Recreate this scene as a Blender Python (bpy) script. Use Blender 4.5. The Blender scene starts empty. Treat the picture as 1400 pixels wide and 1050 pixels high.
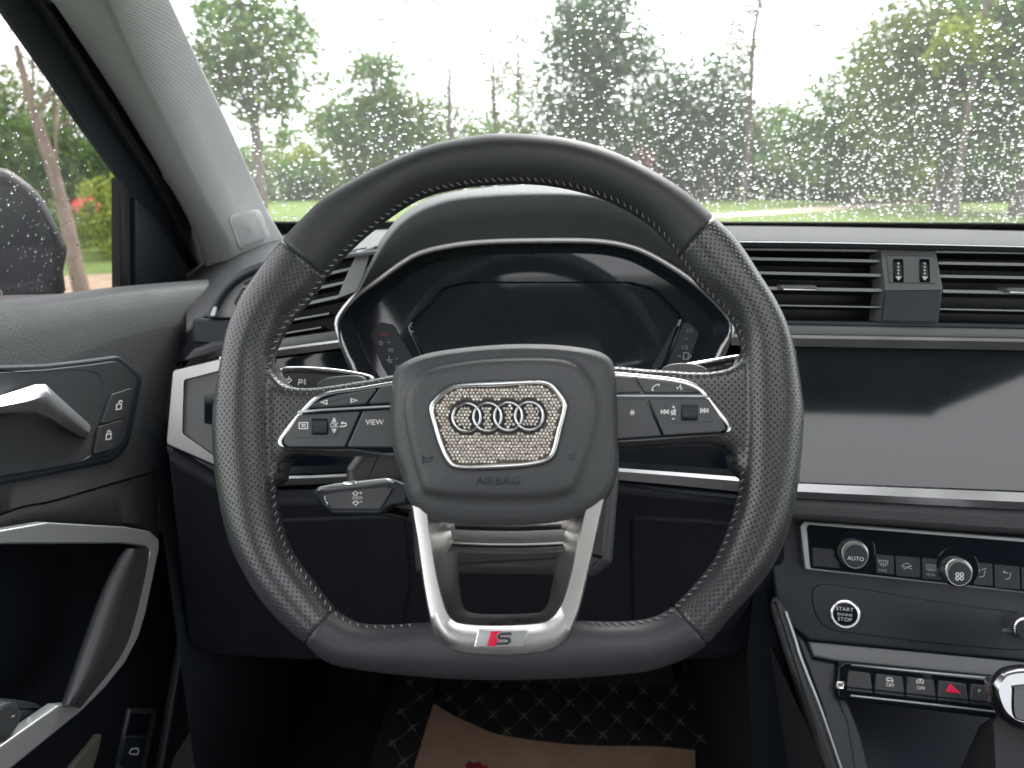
import bpy, bmesh, math, random
import numpy as np
from mathutils import Vector, Matrix
random.seed(7); np.random.seed(7)
R = math.radians
SC = bpy.context.scene
COL = SC.collection

# ------------------------------------------------------------------ camera, sky, sun, exposure
FPX, CX, CY = 1040.0, 700.0, 525.0            # focal length and centre in photo pixels (1400 x 1050)
CAM = Vector((0, 0, 1.25)); PITCH = R(15.6); YAW = R(3.0)
cam_d = bpy.data.cameras.new('camera'); cam = bpy.data.objects.new('camera', cam_d); COL.objects.link(cam)
cam.location = CAM; cam.rotation_euler = (R(90) - PITCH, 0, YAW)
cam_d.sensor_width = 36; cam_d.lens = 36 * FPX / 1400; cam_d.clip_start = 0.02; cam_d.clip_end = 2000
cam_d.dof.use_dof = True; cam_d.dof.focus_distance = 0.58; cam_d.dof.aperture_fstop = 9.5
SC.camera = cam
SC.view_settings.view_transform = 'Standard'; SC.view_settings.look = 'None'
SC.view_settings.gamma = 1.0; SC.view_settings.use_curve_mapping = False
SC.view_settings.exposure = 1.95
SC.render.engine = 'CYCLES'
SC.cycles.use_denoising = True
SC.cycles.max_bounces = 10; SC.cycles.diffuse_bounces = 4; SC.cycles.glossy_bounces = 4
SC.cycles.transmission_bounces = 8; SC.cycles.transparent_max_bounces = 16
SC.cycles.sample_clamp_indirect = 6

SUN_EL, SUN_AZ = R(52), R(20)                 # a soft overcast sun ahead of the car, a little to the right
w = bpy.data.worlds.new('World'); SC.world = w; w.use_nodes = True
nt = w.node_tree; bg = nt.nodes['Background']
sky = nt.nodes.new('ShaderNodeTexSky'); sky.sky_type = 'NISHITA'; sky.sun_disc = False
sky.sun_elevation = SUN_EL; sky.sun_rotation = SUN_AZ; sky.air_density = 1.0; sky.dust_density = 4.0
hs = nt.nodes.new('ShaderNodeHueSaturation'); hs.inputs['Saturation'].default_value = 0.12
nt.links.new(sky.outputs[0], hs.inputs['Color'])
mixc = nt.nodes.new('ShaderNodeMix'); mixc.data_type = 'RGBA'; mixc.inputs[0].default_value = 0.55
nt.links.new(hs.outputs[0], mixc.inputs[6]); mixc.inputs[7].default_value = (9.9, 10.0, 10.15, 1)
nt.links.new(mixc.outputs[2], bg.inputs[0]); bg.inputs[1].default_value = 0.12
sun_d = bpy.data.lights.new('sun', 'SUN'); sun_d.energy = 1.0; sun_d.angle = R(35); sun_d.color = (1, .97, .93)
sun = bpy.data.objects.new('sun', sun_d); COL.objects.link(sun)
sd = Vector((math.sin(SUN_AZ) * math.cos(SUN_EL), math.cos(SUN_AZ) * math.cos(SUN_EL), math.sin(SUN_EL)))
sun.rotation_euler = sd.to_track_quat('Z', 'Y').to_euler(); sun.location = sd * 30

# ------------------------------------------------------------------ geometry helpers
ROT = Matrix.Rotation(YAW, 3, 'Z') @ Matrix.Rotation(R(90) - PITCH, 3, 'X')
def ray(px, py): return (ROT @ Vector(((px - CX) / FPX, -(py - CY) / FPX, -1.0)))
def at_y(px, py, Y): d = ray(px, py); return CAM + d * ((Y - CAM.y) / d.y)
def at_x(px, py, X): d = ray(px, py); return CAM + d * ((X - CAM.x) / d.x)
def at_z(px, py, Z): d = ray(px, py); return CAM + d * ((Z - CAM.z) / d.z)
DSC = 1.0                                     # how much farther off the trees beyond the windshield stand
def az(px, d, py=240): v = ray(px, py); v.z = 0; v.normalize(); return Vector((v.x * d, v.y * d, 0)) * DSC

class Frame:
    """a plane in the car: origin, unit normal (towards the cabin), u to the right, v up"""
    def __init__(s, o, n):
        s.o = Vector(o); s.n = Vector(n).normalized()
        s.u = Vector((0, 0, 1)).cross(s.n)
        s.u.normalize(); s.v = s.n.cross(s.u)
    def px(s, x, y, h=0.0):
        d = ray(x, y); o = s.o + s.n * h
        return CAM + d * ((o - CAM).dot(s.n) / d.dot(s.n))
    def to2(s, x, y, h=0.0):
        p = s.px(x, y, h) - s.o; return (p.dot(s.u), p.dot(s.v))
    def w(s, a, b, h=0.0): return s.o + s.u * a + s.v * b + s.n * h
    def scale(s, x, y): return (s.px(x + 1, y) - s.px(x, y)).length
def tilt(el, yaw=0.0):   # normal facing the driver, leaning up by el and towards the driver by yaw
    return (-math.sin(R(yaw)) * math.cos(R(el)), -math.cos(R(yaw)) * math.cos(R(el)), math.sin(R(el)))

def catmull(pts, n=6, closed=True):
    P = [Vector(p) for p in pts]; out = []; N = len(P)
    rng = range(N) if closed else range(N - 1)
    for i in rng:
        p0 = P[i - 1] if closed or i > 0 else P[0]; p1 = P[i]; p2 = P[(i + 1) % N]
        p3 = P[(i + 2) % N] if closed or i + 2 < N else P[-1]
        for k in range(n):
            t = k / n
            out.append(0.5 * ((2 * p1) + (p2 - p0) * t + (2 * p0 - 5 * p1 + 4 * p2 - p3) * t * t + (3 * p1 - p0 - 3 * p2 + p3) * t ** 3))
    if not closed: out.append(P[-1])
    return [tuple(p) for p in out]
def rounded(pts, r, n=4):
    P = [Vector(p[:2]) for p in pts]; out = []; N = len(P)
    rr = r if isinstance(r, (list, tuple)) else [r] * N
    for i in range(N):
        a, b, c = P[i - 1], P[i], P[(i + 1) % N]
        d1 = a - b; d2 = c - b; th = d1.angle(d2) if d1.length > 1e-6 and d2.length > 1e-6 else math.pi
        l = min(rr[i] / max(.2, math.tan(th / 2)), d1.length * .45, d2.length * .45)
        if l < .05: out.append(tuple(b)); continue
        s = b + d1.normalized() * l; e = b + d2.normalized() * l
        for k in range(n + 1):
            t = k / n; out.append(tuple((1 - t) ** 2 * s + 2 * t * (1 - t) * b + t * t * e))
    return out
def resample(pts, n, closed=False):
    P = np.array([tuple(p) for p in pts], float)
    if closed: P = np.vstack([P, P[:1]])
    d = np.r_[0, np.cumsum(np.linalg.norm(np.diff(P, axis=0), axis=1))]
    t = np.linspace(0, d[-1], n + 1)[:-1] if closed else np.linspace(0, d[-1], n)
    return [tuple(np.array([np.interp(x, d, P[:, k]) for k in range(P.shape[1])])) for x in t]
def area2(p): return 0.5 * sum(p[i - 1][0] * p[i][1] - p[i][0] * p[i - 1][1] for i in range(len(p)))
def inset(p, d):
    """move a closed counter-clockwise 2-D outline inwards by d"""
    N = len(p); out = []
    for i in range(N):
        a, b, c = Vector(p[i - 1][:2]), Vector(p[i][:2]), Vector(p[(i + 1) % N][:2])
        e1 = b - a; e2 = c - b
        if e1.length < 1e-9: e1 = e2
        if e2.length < 1e-9: e2 = e1
        n1 = Vector((-e1.y, e1.x)).normalized(); n2 = Vector((-e2.y, e2.x)).normalized()
        m = n1 + n2
        if m.length < 1e-6: m = n1
        m.normalize(); k = max(.5, m.dot(n1)); out.append(tuple(b + m * (d / k)))
    return out

def finish(me, smooth=35):
    me.validate(); me.update()
    if smooth:
        me.shade_smooth()
        if smooth < 180: me.set_sharp_from_angle(angle=R(smooth))
        me.polygons.foreach_set('use_smooth', [len(p.vertices) < 7 for p in me.polygons])
    return me
def link(name, me, mat, parent=None, label=None):
    o = bpy.data.objects.new(name, me)
    if mat is not None and not me.materials: me.materials.append(mat)
    COL.objects.link(o)
    if parent is not None:
        o.parent = parent; o.matrix_parent_inverse = root_inv(parent)
    if label: o['label'] = label
    return o
def root_inv(p):
    m = Matrix.Identity(4); q = p
    chain = []
    while q is not None: chain.append(q); q = q.parent
    for q in reversed(chain):
        m = m @ q.matrix_parent_inverse @ Matrix.Translation(q.location)
    return m.inverted()
def thing(name, label, cat, loc=(0, 0, 0), group=None):
    o = bpy.data.objects.new(name, None); o.empty_display_size = .05; o.location = loc
    COL.objects.link(o); o['label'] = label; o['category'] = cat
    if group: o['group'] = group
    return o
def tag(o, label, cat, group=None, kind=None):
    o['label'] = label; o['category'] = cat
    if group: o['group'] = group
    if kind: o['kind'] = kind
    return o
def mesh_from(verts, faces, smooth=35, name='m'):
    me = bpy.data.meshes.new(name); me.from_pydata([tuple(v) for v in verts], [], faces)
    return finish(me, smooth)
def rows_mesh(rows, close_u=False, cap0=False, cap1=False, smooth=35):
    """rows of equal length 3-D points joined by quads; close_u joins the ends of every row"""
    n = len(rows[0]); V = [p for r in rows for p in r]; F = []
    for i in range(len(rows) - 1):
        for k in range(n if close_u else n - 1):
            a = i * n + k; b = i * n + (k + 1) % n
            F.append((a, b, b + n, a + n))
    if cap0: F.append(tuple(reversed(range(n))))
    if cap1: F.append(tuple(range((len(rows) - 1) * n, len(rows) * n)))
    return mesh_from(V, F, smooth)
def slab(name, pts, fr, t, mat, parent, h=0.0, r=0.001, corner=0, curve=0, label=None, dome=None, smooth=40, seg=3):
    """outline traced in photo pixels on frame plane at height h -> a solid of thickness t with rounded front edge r"""
    if corner: pts = rounded(pts, max(corner, 1.5 * min(r, t * .9) / fr.scale(*pts[0][:2])))
    if curve: pts = catmull(pts, curve)
    p = [fr.to2(x, y, h) for x, y in [q[:2] for q in pts]]
    q = [p[0]]
    for a in p[1:]:
        if (Vector(a) - Vector(q[-1])).length > 2e-5: q.append(a)
    p = q
    if area2(p) < 0: p.reverse()
    r = min(r, t * .9)
    rings = [(0, h - t), (0, h - r)]
    for k in range(1, seg + 1):
        a = k / seg * math.pi / 2; rings.append((r * (1 - math.cos(a)), h - r + r * math.sin(a)))
    if dome:
        for k in dome: rings.append((k[0], h + k[1]))
    rows = [[fr.w(a, b, hh) for a, b in (inset(p, i) if i else p)] for i, hh in rings]
    return link(name, rows_mesh(rows, True, True, True, smooth), mat, parent, label)
def loft(name, rings, fr, mat, parent, n=96, cap0=False, cap1=True, smooth=60, label=None, center=None):
    """rings: (pixel outline, height); matched by angle about the centre of the first"""
    c = Vector(center) if center else Vector((sum(p[0] for p in rings[0][0]) / len(rings[0][0]), sum(p[1] for p in rings[0][0]) / len(rings[0][0])))
    rows = []
    for pts, h in rings:
        rows.append([fr.px(c.x + math.cos(a) * rr, c.y + math.sin(a) * rr, h) for a, rr in radial(pts, c, n)])
    rows = [list(reversed(r)) for r in rows]
    return link(name, rows_mesh(rows, True, cap0, cap1, smooth), mat, parent, label)
def radial(pts, c, n):
    D = np.array(resample(pts, 600, True)) - np.array([c[0], c[1]])
    an = np.arctan2(D[:, 1], D[:, 0]); rr = np.hypot(D[:, 0], D[:, 1]); o = np.argsort(an)
    an = an[o]; rr = rr[o]; an = np.r_[an - 2 * np.pi, an, an + 2 * np.pi]; rr = np.tile(rr, 3)
    A = np.linspace(-np.pi, np.pi, n, endpoint=False)
    return [(a, float(np.interp(a, an, rr))) for a in A]
def tube(name, path, rad, mat, parent, seg=10, closed=False, label=None, cap=True, flat=None):
    P = [Vector(p) for p in path]; N = len(P); rows = []
    rad = rad if isinstance(rad, (list, tuple)) else [rad] * N
    ref = None
    for i in range(N):
        t = (P[(i + 1) % N] - P[i - 1]) if closed else (P[min(i + 1, N - 1)] - P[max(i - 1, 0)])
        t.normalize()
        if ref is None: ref = t.orthogonal().normalized()
        ref = (ref - t * ref.dot(t)).normalized(); b = t.cross(ref)
        rows.append([P[i] + (ref * math.cos(k / seg * 2 * math.pi) + b * math.sin(k / seg * 2 * math.pi)) * rad[i] for k in range(seg)])
    if closed: rows.append(rows[0])
    me = rows_mesh(rows, True, cap and not closed, cap and not closed, 60)
    return link(name, me, mat, parent, label) if name else me
def strokes(name, lines, wpx, fr, h, mat, parent, label=None, closed=()):
    """thin printed line work: flat ribbons along pixel poly-lines"""
    V, F = [], []
    for li, L in enumerate(lines):
        L = [Vector(p) for p in L]; cl = (L[0] - L[-1]).length < .01 and len(L) > 2
        if cl: L = L[:-1]
        N = len(L); base = len(V)
        for i in range(N):
            a = L[i - 1] if (cl or i) else L[0]; c = L[(i + 1) % N] if (cl or i < N - 1) else L[-1]; b = L[i]
            e1 = (b - a); e2 = (c - b)
            if e1.length < 1e-6: e1 = e2
            if e2.length < 1e-6: e2 = e1
            n1 = Vector((-e1.y, e1.x)).normalized(); n2 = Vector((-e2.y, e2.x)).normalized(); m = n1 + n2
            if m.length < 1e-5: m = n1
            m.normalize(); k = wpx / 2 / max(.45, m.dot(n1))
            V.append(fr.px(*(b + m * k), h)); V.append(fr.px(*(b - m * k), h))
        for i in range(N if cl else N - 1):
            a = base + 2 * i; b = base + 2 * ((i + 1) % N)
            F.append((a, b, b + 1, a + 1))
    return link(name, mesh_from(V, F, 0), mat, parent, label)
def fills(name, polys, fr, h, mat, parent, label=None):
    V, F = [], []
    for P in polys:
        b = len(V); V += [fr.px(x, y, h) for x, y in P]; F.append(tuple(range(b, b + len(P))))
    return link(name, mesh_from(V, F, 0), mat, parent, label)
def circ(x, y, r, n=24, ry=None, a0=0, a1=360):
    ry = r if ry is None else ry
    full = (a1 - a0) == 360
    return [(x + r * math.cos(R(a0 + (a1 - a0) * k / n)), y + ry * math.sin(R(a0 + (a1 - a0) * k / n))) for k in range(n if full else n + 1)]
def text(body, x, y, hpx, fr, h, mat, parent, rot=0, sx=1.0, name='lettering', ext=0.0, shear=0.0, off=0.0):
    cu = bpy.data.curves.new('t', 'FONT'); cu.body = body; cu.align_x = 'CENTER'; cu.align_y = 'CENTER'
    cu.shear = shear; cu.extrude = ext; cu.offset = off
    cu.resolution_u = 3
    o = bpy.data.objects.new('t', cu); COL.objects.link(o)
    dg = bpy.context.evaluated_depsgraph_get(); me = bpy.data.meshes.new_from_object(o.evaluated_get(dg))
    bpy.data.objects.remove(o); bpy.data.curves.remove(cu)
    s = fr.scale(x, y) * hpx / 0.7
    a, b = fr.to2(x, y, h); c, sn = math.cos(R(rot)), math.sin(R(rot))
    for v in me.vertices:
        vx, vy = v.co.x * s * sx, v.co.y * s
        v.co = fr.w(a + vx * c - vy * sn, b + vx * sn + vy * c, h + v.co.z)
    me.materials.clear(); me.update()
    return link(name, me, mat, parent)
def cyl(name, x, y, rpx, fr, h0, h1, mat, parent, n=40, r=0.0006, ridges=0, rpx1=None, label=None):
    """a turned knob: centre pixel given at its front height h1, axis along the frame normal"""
    a, b = fr.to2(x, y, h1); R0 = rpx * fr.scale(x, y); R1 = (rpx1 if rpx1 else rpx) * fr.scale(x, y)
    if ridges: n = ridges * 4
    prof = [(R0, h0), (R1, h1 - r), (R1 - r * .3, h1 - r * .3), (R1 - r, h1)]
    rows = []
    for rr, hh in prof:
        rows.append([fr.w(a + math.cos(k / n * 2 * math.pi) * (rr - (.035 * R0 if ridges and k % 4 < 2 else 0)), b + math.sin(k / n * 2 * math.pi) * (rr - (.035 * R0 if ridges and k % 4 < 2 else 0)), hh) for k in range(n)])
    return link(name, rows_mesh(rows, True, True, True, 30), mat, parent, label)

# ------------------------------------------------------------------ materials
def mat(name, col, rough=.5, metal=0.0, spec=.5, bump=None, coat=0.0, vary=0.0, rvary=0.0, aniso=0):
    """bump = (kind, scale, strength, distance)"""
    m = bpy.data.materials.new(name); m.use_nodes = True; t = m.node_tree; b = t.nodes['Principled BSDF']
    c = tuple(col) if isinstance(col, (tuple, list)) else (col,) * 3
    b.inputs['Base Color'].default_value = (*c, 1); b.inputs['Roughness'].default_value = rough
    b.inputs['Metallic'].default_value = metal; b.inputs['Specular IOR Level'].default_value = spec
    b.inputs['Coat Weight'].default_value = coat; b.inputs['Coat Roughness'].default_value = .05
    tc = t.nodes.new('ShaderNodeTexCoord')
    if bump:
        k, sc, st, di = bump
        if k == 'noise':
            x = t.nodes.new('ShaderNodeTexNoise'); x.inputs['Scale'].default_value = sc; x.inputs['Detail'].default_value = 4; out = x.outputs[0]
        elif k == 'grain':
            x = t.nodes.new('ShaderNodeTexVoronoi'); x.inputs['Scale'].default_value = sc; x.feature = 'SMOOTH_F1'; out = x.outputs['Distance']
        elif k == 'weave':
            x = t.nodes.new('ShaderNodeTexVoronoi'); x.inputs['Scale'].default_value = sc; x.inputs['Randomness'].default_value = .25; out = x.outputs['Distance']
        elif k == 'brush':
            mp = t.nodes.new('ShaderNodeMapping'); mp.inputs['Scale'].default_value = (1, 40, 40)
            x = t.nodes.new('ShaderNodeTexNoise'); x.inputs['Scale'].default_value = sc
            t.links.new(tc.outputs['Object'], mp.inputs[0]); t.links.new(mp.outputs[0], x.inputs['Vector']); out = x.outputs[0]
        if k != 'brush': t.links.new(tc.outputs['Object'], x.inputs['Vector'])
        bp = t.nodes.new('ShaderNodeBump'); bp.inputs['Strength'].default_value = st; bp.inputs['Distance'].default_value = di
        t.links.new(out, bp.inputs['Height']); t.links.new(bp.outputs[0], b.inputs['Normal'])
    if vary or rvary:
        nz = t.nodes.new('ShaderNodeTexNoise'); nz.inputs['Scale'].default_value = 28; nz.inputs['Detail'].default_value = 6
        t.links.new(tc.outputs['Object'], nz.inputs['Vector'])
        if vary:
            mr = t.nodes.new('ShaderNodeMapRange'); mr.inputs[1].default_value = .3; mr.inputs[2].default_value = .7; mr.inputs[3].default_value = 1 - vary; mr.inputs[4].default_value = 1 + vary
            t.links.new(nz.outputs[0], mr.inputs[0])
            mx = t.nodes.new('ShaderNodeMix'); mx.data_type = 'RGBA'; mx.blend_type = 'MULTIPLY'; mx.inputs[0].default_value = 1
            mx.inputs[6].default_value = (*c, 1); t.links.new(mr.outputs[0], mx.inputs[7]); t.links.new(mx.outputs[2], b.inputs['Base Color'])
        if rvary:
            mr = t.nodes.new('ShaderNodeMapRange'); mr.inputs[1].default_value = .3; mr.inputs[2].default_value = .7; mr.inputs[3].default_value = rough - rvary; mr.inputs[4].default_value = rough + rvary
            t.links.new(nz.outputs[0], mr.inputs[0]); t.links.new(mr.outputs[0], b.inputs['Roughness'])
    return m
M = {}
M['leather'] = mat('smooth_leather', (.026, .028, .032), .50, spec=.45, bump=('grain', 900, .25, .0004), rvary=.05)
M['soft'] = mat('soft_grained_plastic', (.040, .043, .047), .55, bump=('grain', 620, .55, .0006), rvary=.04)
M['toppad'] = mat('dash_top_skin', (.045, .046, .049), .8, spec=.3, bump=('grain', 500, .6, .0008))
M['airbag'] = mat('airbag_grained_plastic', (.047, .050, .054), .5, bump=('grain', 1100, .45, .0005), rvary=.04)
M['hard'] = mat('hard_black_plastic', (.019, .024, .032), .45, bump=('noise', 1500, .12, .0003), rvary=.04)  # bluish tint of the cabin shadows mixed into this black
M['darkhard'] = mat('deep_black_plastic', (.009, .013, .020), .5, bump=('noise', 900, .1, .0003))  # navy cast of the shadows painted into the base colour
M['grey'] = mat('grey_plastic', (.15, .155, .16), .45, bump=('noise', 1500, .1, .0003))
M['lightgrey'] = mat('light_grey_trim', (.26, .265, .27), .5)
M['slat0'] = mat('vent_slat_plastic', (.06, .063, .068), .32)
M['slatedge'] = mat('slat_edge_silver', (.26, .27, .28), .35, .3)
M['slat'] = mat('vent_slat_plastic', (.03, .032, .036), .4)
M['gloss'] = mat('gloss_black', (.005, .008, .014), .06, spec=.5, rvary=.02)  # black with the blue cast of the shadows put in
M['screen'] = mat('screen_glass', (.016, .020, .026), .05, spec=.7, rvary=.006, vary=.10)  # base colour lifted to stand in for dust haze and reflected sheen
M['button'] = mat('button_plastic', (.045, .048, .052), .38, rvary=.03)
M['chrome'] = mat('satin_chrome', (.78, .78, .78), .20, 1.0, rvary=.04)
M['hexsilver'] = mat('satin_trim_silver', (.50, .50, .50), .36, 1.0, rvary=.04)
M['handlechrome'] = mat('handle_chrome', (.46, .47, .49), .32, .75, rvary=.04)
M['gearchrome'] = mat('gear_knob_chrome', (.36, .36, .38), .20, 1.0)
M['bridge'] = mat('bridge_metal', (.42, .41, .40), .12, 1.0)
M['spoke'] = mat('satin_spoke_metal', (.74, .73, .71), .30, 1.0, rvary=.05)
M['polish'] = mat('polished_chrome', (.62, .62, .64), .10, 1.0)
M['alu'] = mat('brushed_aluminium', (.66, .66, .67), .30, 1.0, bump=('brush', 60, .12, .0003), rvary=.03)
M['satin'] = mat('satin_silver_paint', (.42, .43, .44), .34, .6, rvary=.03)
M['silverline'] = mat('satin_silver_line', (.62, .62, .61), .38, .75)
M['print'] = mat('white_print', (.72, .72, .72), .5)
M['print_dim'] = mat('grey_print', (.30, .31, .32), .5)
M['red'] = mat('red_enamel', (.62, .01, .05), .3)
M['hazard'] = mat('red_hazard_lens', (.85, .02, .09), .3)
M['pillar'] = mat('grey_woven_pillar_cloth', (.40, .41, .415), .85, spec=.2, bump=('weave', 520, .5, .0008), vary=.04)
M['pillarp'] = mat('grey_pillar_plastic', (.36, .37, .375), .6, bump=('noise', 1800, .1, .0003))
M['pillart'] = mat('grey_tag_cloth', (.33, .335, .34), .85, spec=.2, bump=('weave', 700, .4, .0006))
M['headliner'] = mat('headliner_cloth', (.42, .42, .41), .9, bump=('noise', 700, .3, .001))
M['rubber'] = mat('black_rubber', (.012, .013, .015), .6)
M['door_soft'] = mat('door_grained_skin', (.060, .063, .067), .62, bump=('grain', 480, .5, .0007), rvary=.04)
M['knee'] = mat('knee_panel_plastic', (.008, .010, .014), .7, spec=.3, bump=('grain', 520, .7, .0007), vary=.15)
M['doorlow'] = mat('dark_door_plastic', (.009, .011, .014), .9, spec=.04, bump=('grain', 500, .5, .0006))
M['stone'] = mat('champagne_rhinestones', (.84, .79, .72), .22, .35)
M['stoneback'] = mat('rhinestone_backing', (.10, .08, .07), .5, .3)
M['thread'] = mat('pale_thread', (.25, .25, .245), .7)
M['beige'] = mat('beige_thread', (.24, .20, .155), .8)
M['mat'] = mat('quilted_mat_leatherette', (.028, .029, .034), .7, bump=('grain', 500, .3, .0006))
M['paper'] = mat('brown_kraft_paper', (.48, .32, .22), .8, bump=('noise', 60, .2, .002), vary=.10)
M['redink'] = mat('red_ink', (.32, .03, .04), .8)
M['carpet'] = mat('dark_carpet', (.012, .013, .016), .95, bump=('noise', 500, .6, .003))
M['carpaint'] = mat('dark_grey_car_paint', (.02, .022, .028), .15, coat=.6)
M['amber'] = mat('indicator_red_print', (.22, .02, .02), .5)
M['seat'] = mat('dark_seat_leather', (.06, .06, .062), .5)

def perforated():
    m = bpy.data.materials.new('perforated_leather'); m.use_nodes = True; t = m.node_tree; b = t.nodes['Principled BSDF']
    N = t.nodes.new; L = t.links.new
    def math_(op, a, bb=None):
        x = N('ShaderNodeMath'); x.operation = op
        for i, v in enumerate((a, bb)):
            if v is None: continue
            if isinstance(v, (int, float)): x.inputs[i].default_value = v
            else: L(v, x.inputs[i])
        return x.outputs[0]
    au = N('ShaderNodeAttribute'); au.attribute_name = 'pu'; av = N('ShaderNodeAttribute'); av.attribute_name = 'pv'
    fx = math_('DIVIDE', au.outputs['Fac'], .0041); fy = math_('DIVIDE', av.outputs['Fac'], .0041)
    ds = []
    for o in (0.0, 0.5):
        gx = math_('SUBTRACT', math_('FRACT', math_('ADD', fx, o)), .5); gy = math_('SUBTRACT', math_('FRACT', math_('ADD', fy, o)), .5)
        ds.append(math_('SQRT', math_('ADD', math_('MULTIPLY', gx, gx), math_('MULTIPLY', gy, gy))))
    d = math_('MINIMUM', *ds)
    mr = N('ShaderNodeMapRange'); mr.interpolation_type = 'SMOOTHSTEP'
    mr.inputs[1].default_value = .05; mr.inputs[2].default_value = .18; L(d, mr.inputs[0])
    tc = N('ShaderNodeTexCoord'); vo = N('ShaderNodeTexVoronoi'); vo.feature = 'SMOOTH_F1'; vo.inputs['Scale'].default_value = 900; L(tc.outputs['Object'], vo.inputs['Vector'])
    hh = math_('ADD', mr.outputs[0], math_('MULTIPLY', vo.outputs['Distance'], .08))
    bp = N('ShaderNodeBump'); bp.inputs['Strength'].default_value = 1.0; bp.inputs['Distance'].default_value = .0013
    L(hh, bp.inputs['Height']); L(bp.outputs[0], b.inputs['Normal'])
    b.inputs['Base Color'].default_value = (.032, .034, .037, 1); b.inputs['Roughness'].default_value = .30; b.inputs['Specular IOR Level'].default_value = .65
    return m
M['perf'] = perforated()

def thin_glass(name, tintc=(1, 1, 1), film=0.0):
    m = bpy.data.materials.new(name); m.use_nodes = True; t = m.node_tree
    for n in list(t.nodes):
        if n.type != 'OUTPUT_MATERIAL': t.nodes.remove(n)
    out = [n for n in t.nodes][0]
    tr = t.nodes.new('ShaderNodeBsdfTransparent'); tr.inputs[0].default_value = (*tintc, 1)
    gl = t.nodes.new('ShaderNodeBsdfGlossy'); gl.inputs['Roughness'].default_value = .02
    ge = t.nodes.new('ShaderNodeNewGeometry')
    dt = t.nodes.new('ShaderNodeVectorMath'); dt.operation = 'DOT_PRODUCT'; t.links.new(ge.outputs['Incoming'], dt.inputs[0]); t.links.new(ge.outputs['Normal'], dt.inputs[1])
    def mth(op, a, b=None):
        x = t.nodes.new('ShaderNodeMath'); x.operation = op
        for i, v in enumerate((a, b)):
            if v is None: continue
            if isinstance(v, (int, float)): x.inputs[i].default_value = v
            else: t.links.new(v, x.inputs[i])
        return x.outputs[0]
    k5 = mth('POWER', mth('SUBTRACT', 1.0, mth('ABSOLUTE', dt.outputs['Value'])), 5.0)      # Schlick reflectance, the same from both sides
    fac = mth('ADD', mth('MULTIPLY', k5, .92), .05)
    mx = t.nodes.new('ShaderNodeMixShader'); t.links.new(fac, mx.inputs[0]); t.links.new(tr.outputs[0], mx.inputs[1]); t.links.new(gl.outputs[0], mx.inputs[2])
    last = mx
    if film:
        tl = t.nodes.new('ShaderNodeBsdfTranslucent'); tl.inputs[0].default_value = (.9, .9, .9, 1)
        m2 = t.nodes.new('ShaderNodeMixShader'); m2.inputs[0].default_value = film
        t.links.new(mx.outputs[0], m2.inputs[1]); t.links.new(tl.outputs[0], m2.inputs[2]); last = m2
    t.links.new(last.outputs[0], out.inputs[0])
    return m
M['windshield'] = thin_glass('wet_windshield_glass', (.95, .97, .96), .03)
M['sideglass'] = thin_glass('tinted_side_glass', (.66, .64, .65), .012)
M['roofglass'] = thin_glass('tinted_roof_glass', (.90, .90, .91), 0)
def water():
    m = bpy.data.materials.new('rain_water'); m.use_nodes = True; t = m.node_tree
    b = t.nodes['Principled BSDF']; b.inputs['Transmission Weight'].default_value = 1; b.inputs['IOR'].default_value = 1.33; b.inputs['Roughness'].default_value = 0.0
    return m
M['water'] = water()

# ------------------------------------------------------------------ outdoors: ground, trees, far things
def plain(name, col, rough=.9, scale=1.0, col2=None, bump=0):
    m = bpy.data.materials.new(name); m.use_nodes = True; t = m.node_tree; b = t.nodes['Principled BSDF']
    b.inputs['Roughness'].default_value = rough; b.inputs['Specular IOR Level'].default_value = .2
    nz = t.nodes.new('ShaderNodeTexNoise'); nz.inputs['Scale'].default_value = scale; nz.inputs['Detail'].default_value = 6
    tc = t.nodes.new('ShaderNodeTexCoord'); t.links.new(tc.outputs['Object'], nz.inputs['Vector'])
    cr = t.nodes.new('ShaderNodeValToRGB'); cr.color_ramp.elements[0].position = .35; cr.color_ramp.elements[1].position = .65
    cr.color_ramp.elements[0].color = (*col, 1); cr.color_ramp.elements[1].color = (*(col2 or col), 1)
    t.links.new(nz.outputs[0], cr.inputs[0]); t.links.new(cr.outputs[0], b.inputs['Base Color'])
    return m
def leafmat(name, c1, c2, c3):
    m = bpy.data.materials.new(name); m.use_nodes = True; t = m.node_tree
    b = t.nodes['Principled BSDF']; b.inputs['Roughness'].default_value = .55
    at = t.nodes.new('ShaderNodeAttribute'); at.attribute_name = 'shade'
    cr = t.nodes.new('ShaderNodeValToRGB'); e = cr.color_ramp.elements
    e[0].color = (*c1, 1); e[1].color = (*c3, 1); x = e.new(.5); x.color = (*c2, 1)
    t.links.new(at.outputs['Fac'], cr.inputs[0]); t.links.new(cr.outputs[0], b.inputs['Base Color'])
    tl = t.nodes.new('ShaderNodeBsdfTranslucent'); t.links.new(cr.outputs[0], tl.inputs[0])
    mx = t.nodes.new('ShaderNodeMixShader'); mx.inputs[0].default_value = .45
    out = [n for n in t.nodes if n.type == 'OUTPUT_MATERIAL'][0]
    t.links.new(b.outputs[0], mx.inputs[1]); t.links.new(tl.outputs[0], mx.inputs[2]); t.links.new(mx.outputs[0], out.inputs[0])
    return m
M['grass'] = plain('lawn', (.09, .145, .03), 1, 3.0, (.14, .19, .05))
M['road'] = plain('wet_asphalt', (.05, .05, .052), .45, 6.0, (.065, .063, .06))
M['path'] = plain('tan_footpath', (.36, .29, .22), .9, 5.0, (.42, .35, .27))
M['dirt'] = plain('sandy_verge', (.26, .19, .13), .9, 4.0, (.36, .27, .19))
M['kerb'] = plain('kerb_stone', (.35, .33, .30), .9, 8.0, (.42, .40, .36))
M['bark'] = plain('bark', (.10, .085, .075), .9, 12.0, (.16, .13, .115))
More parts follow.
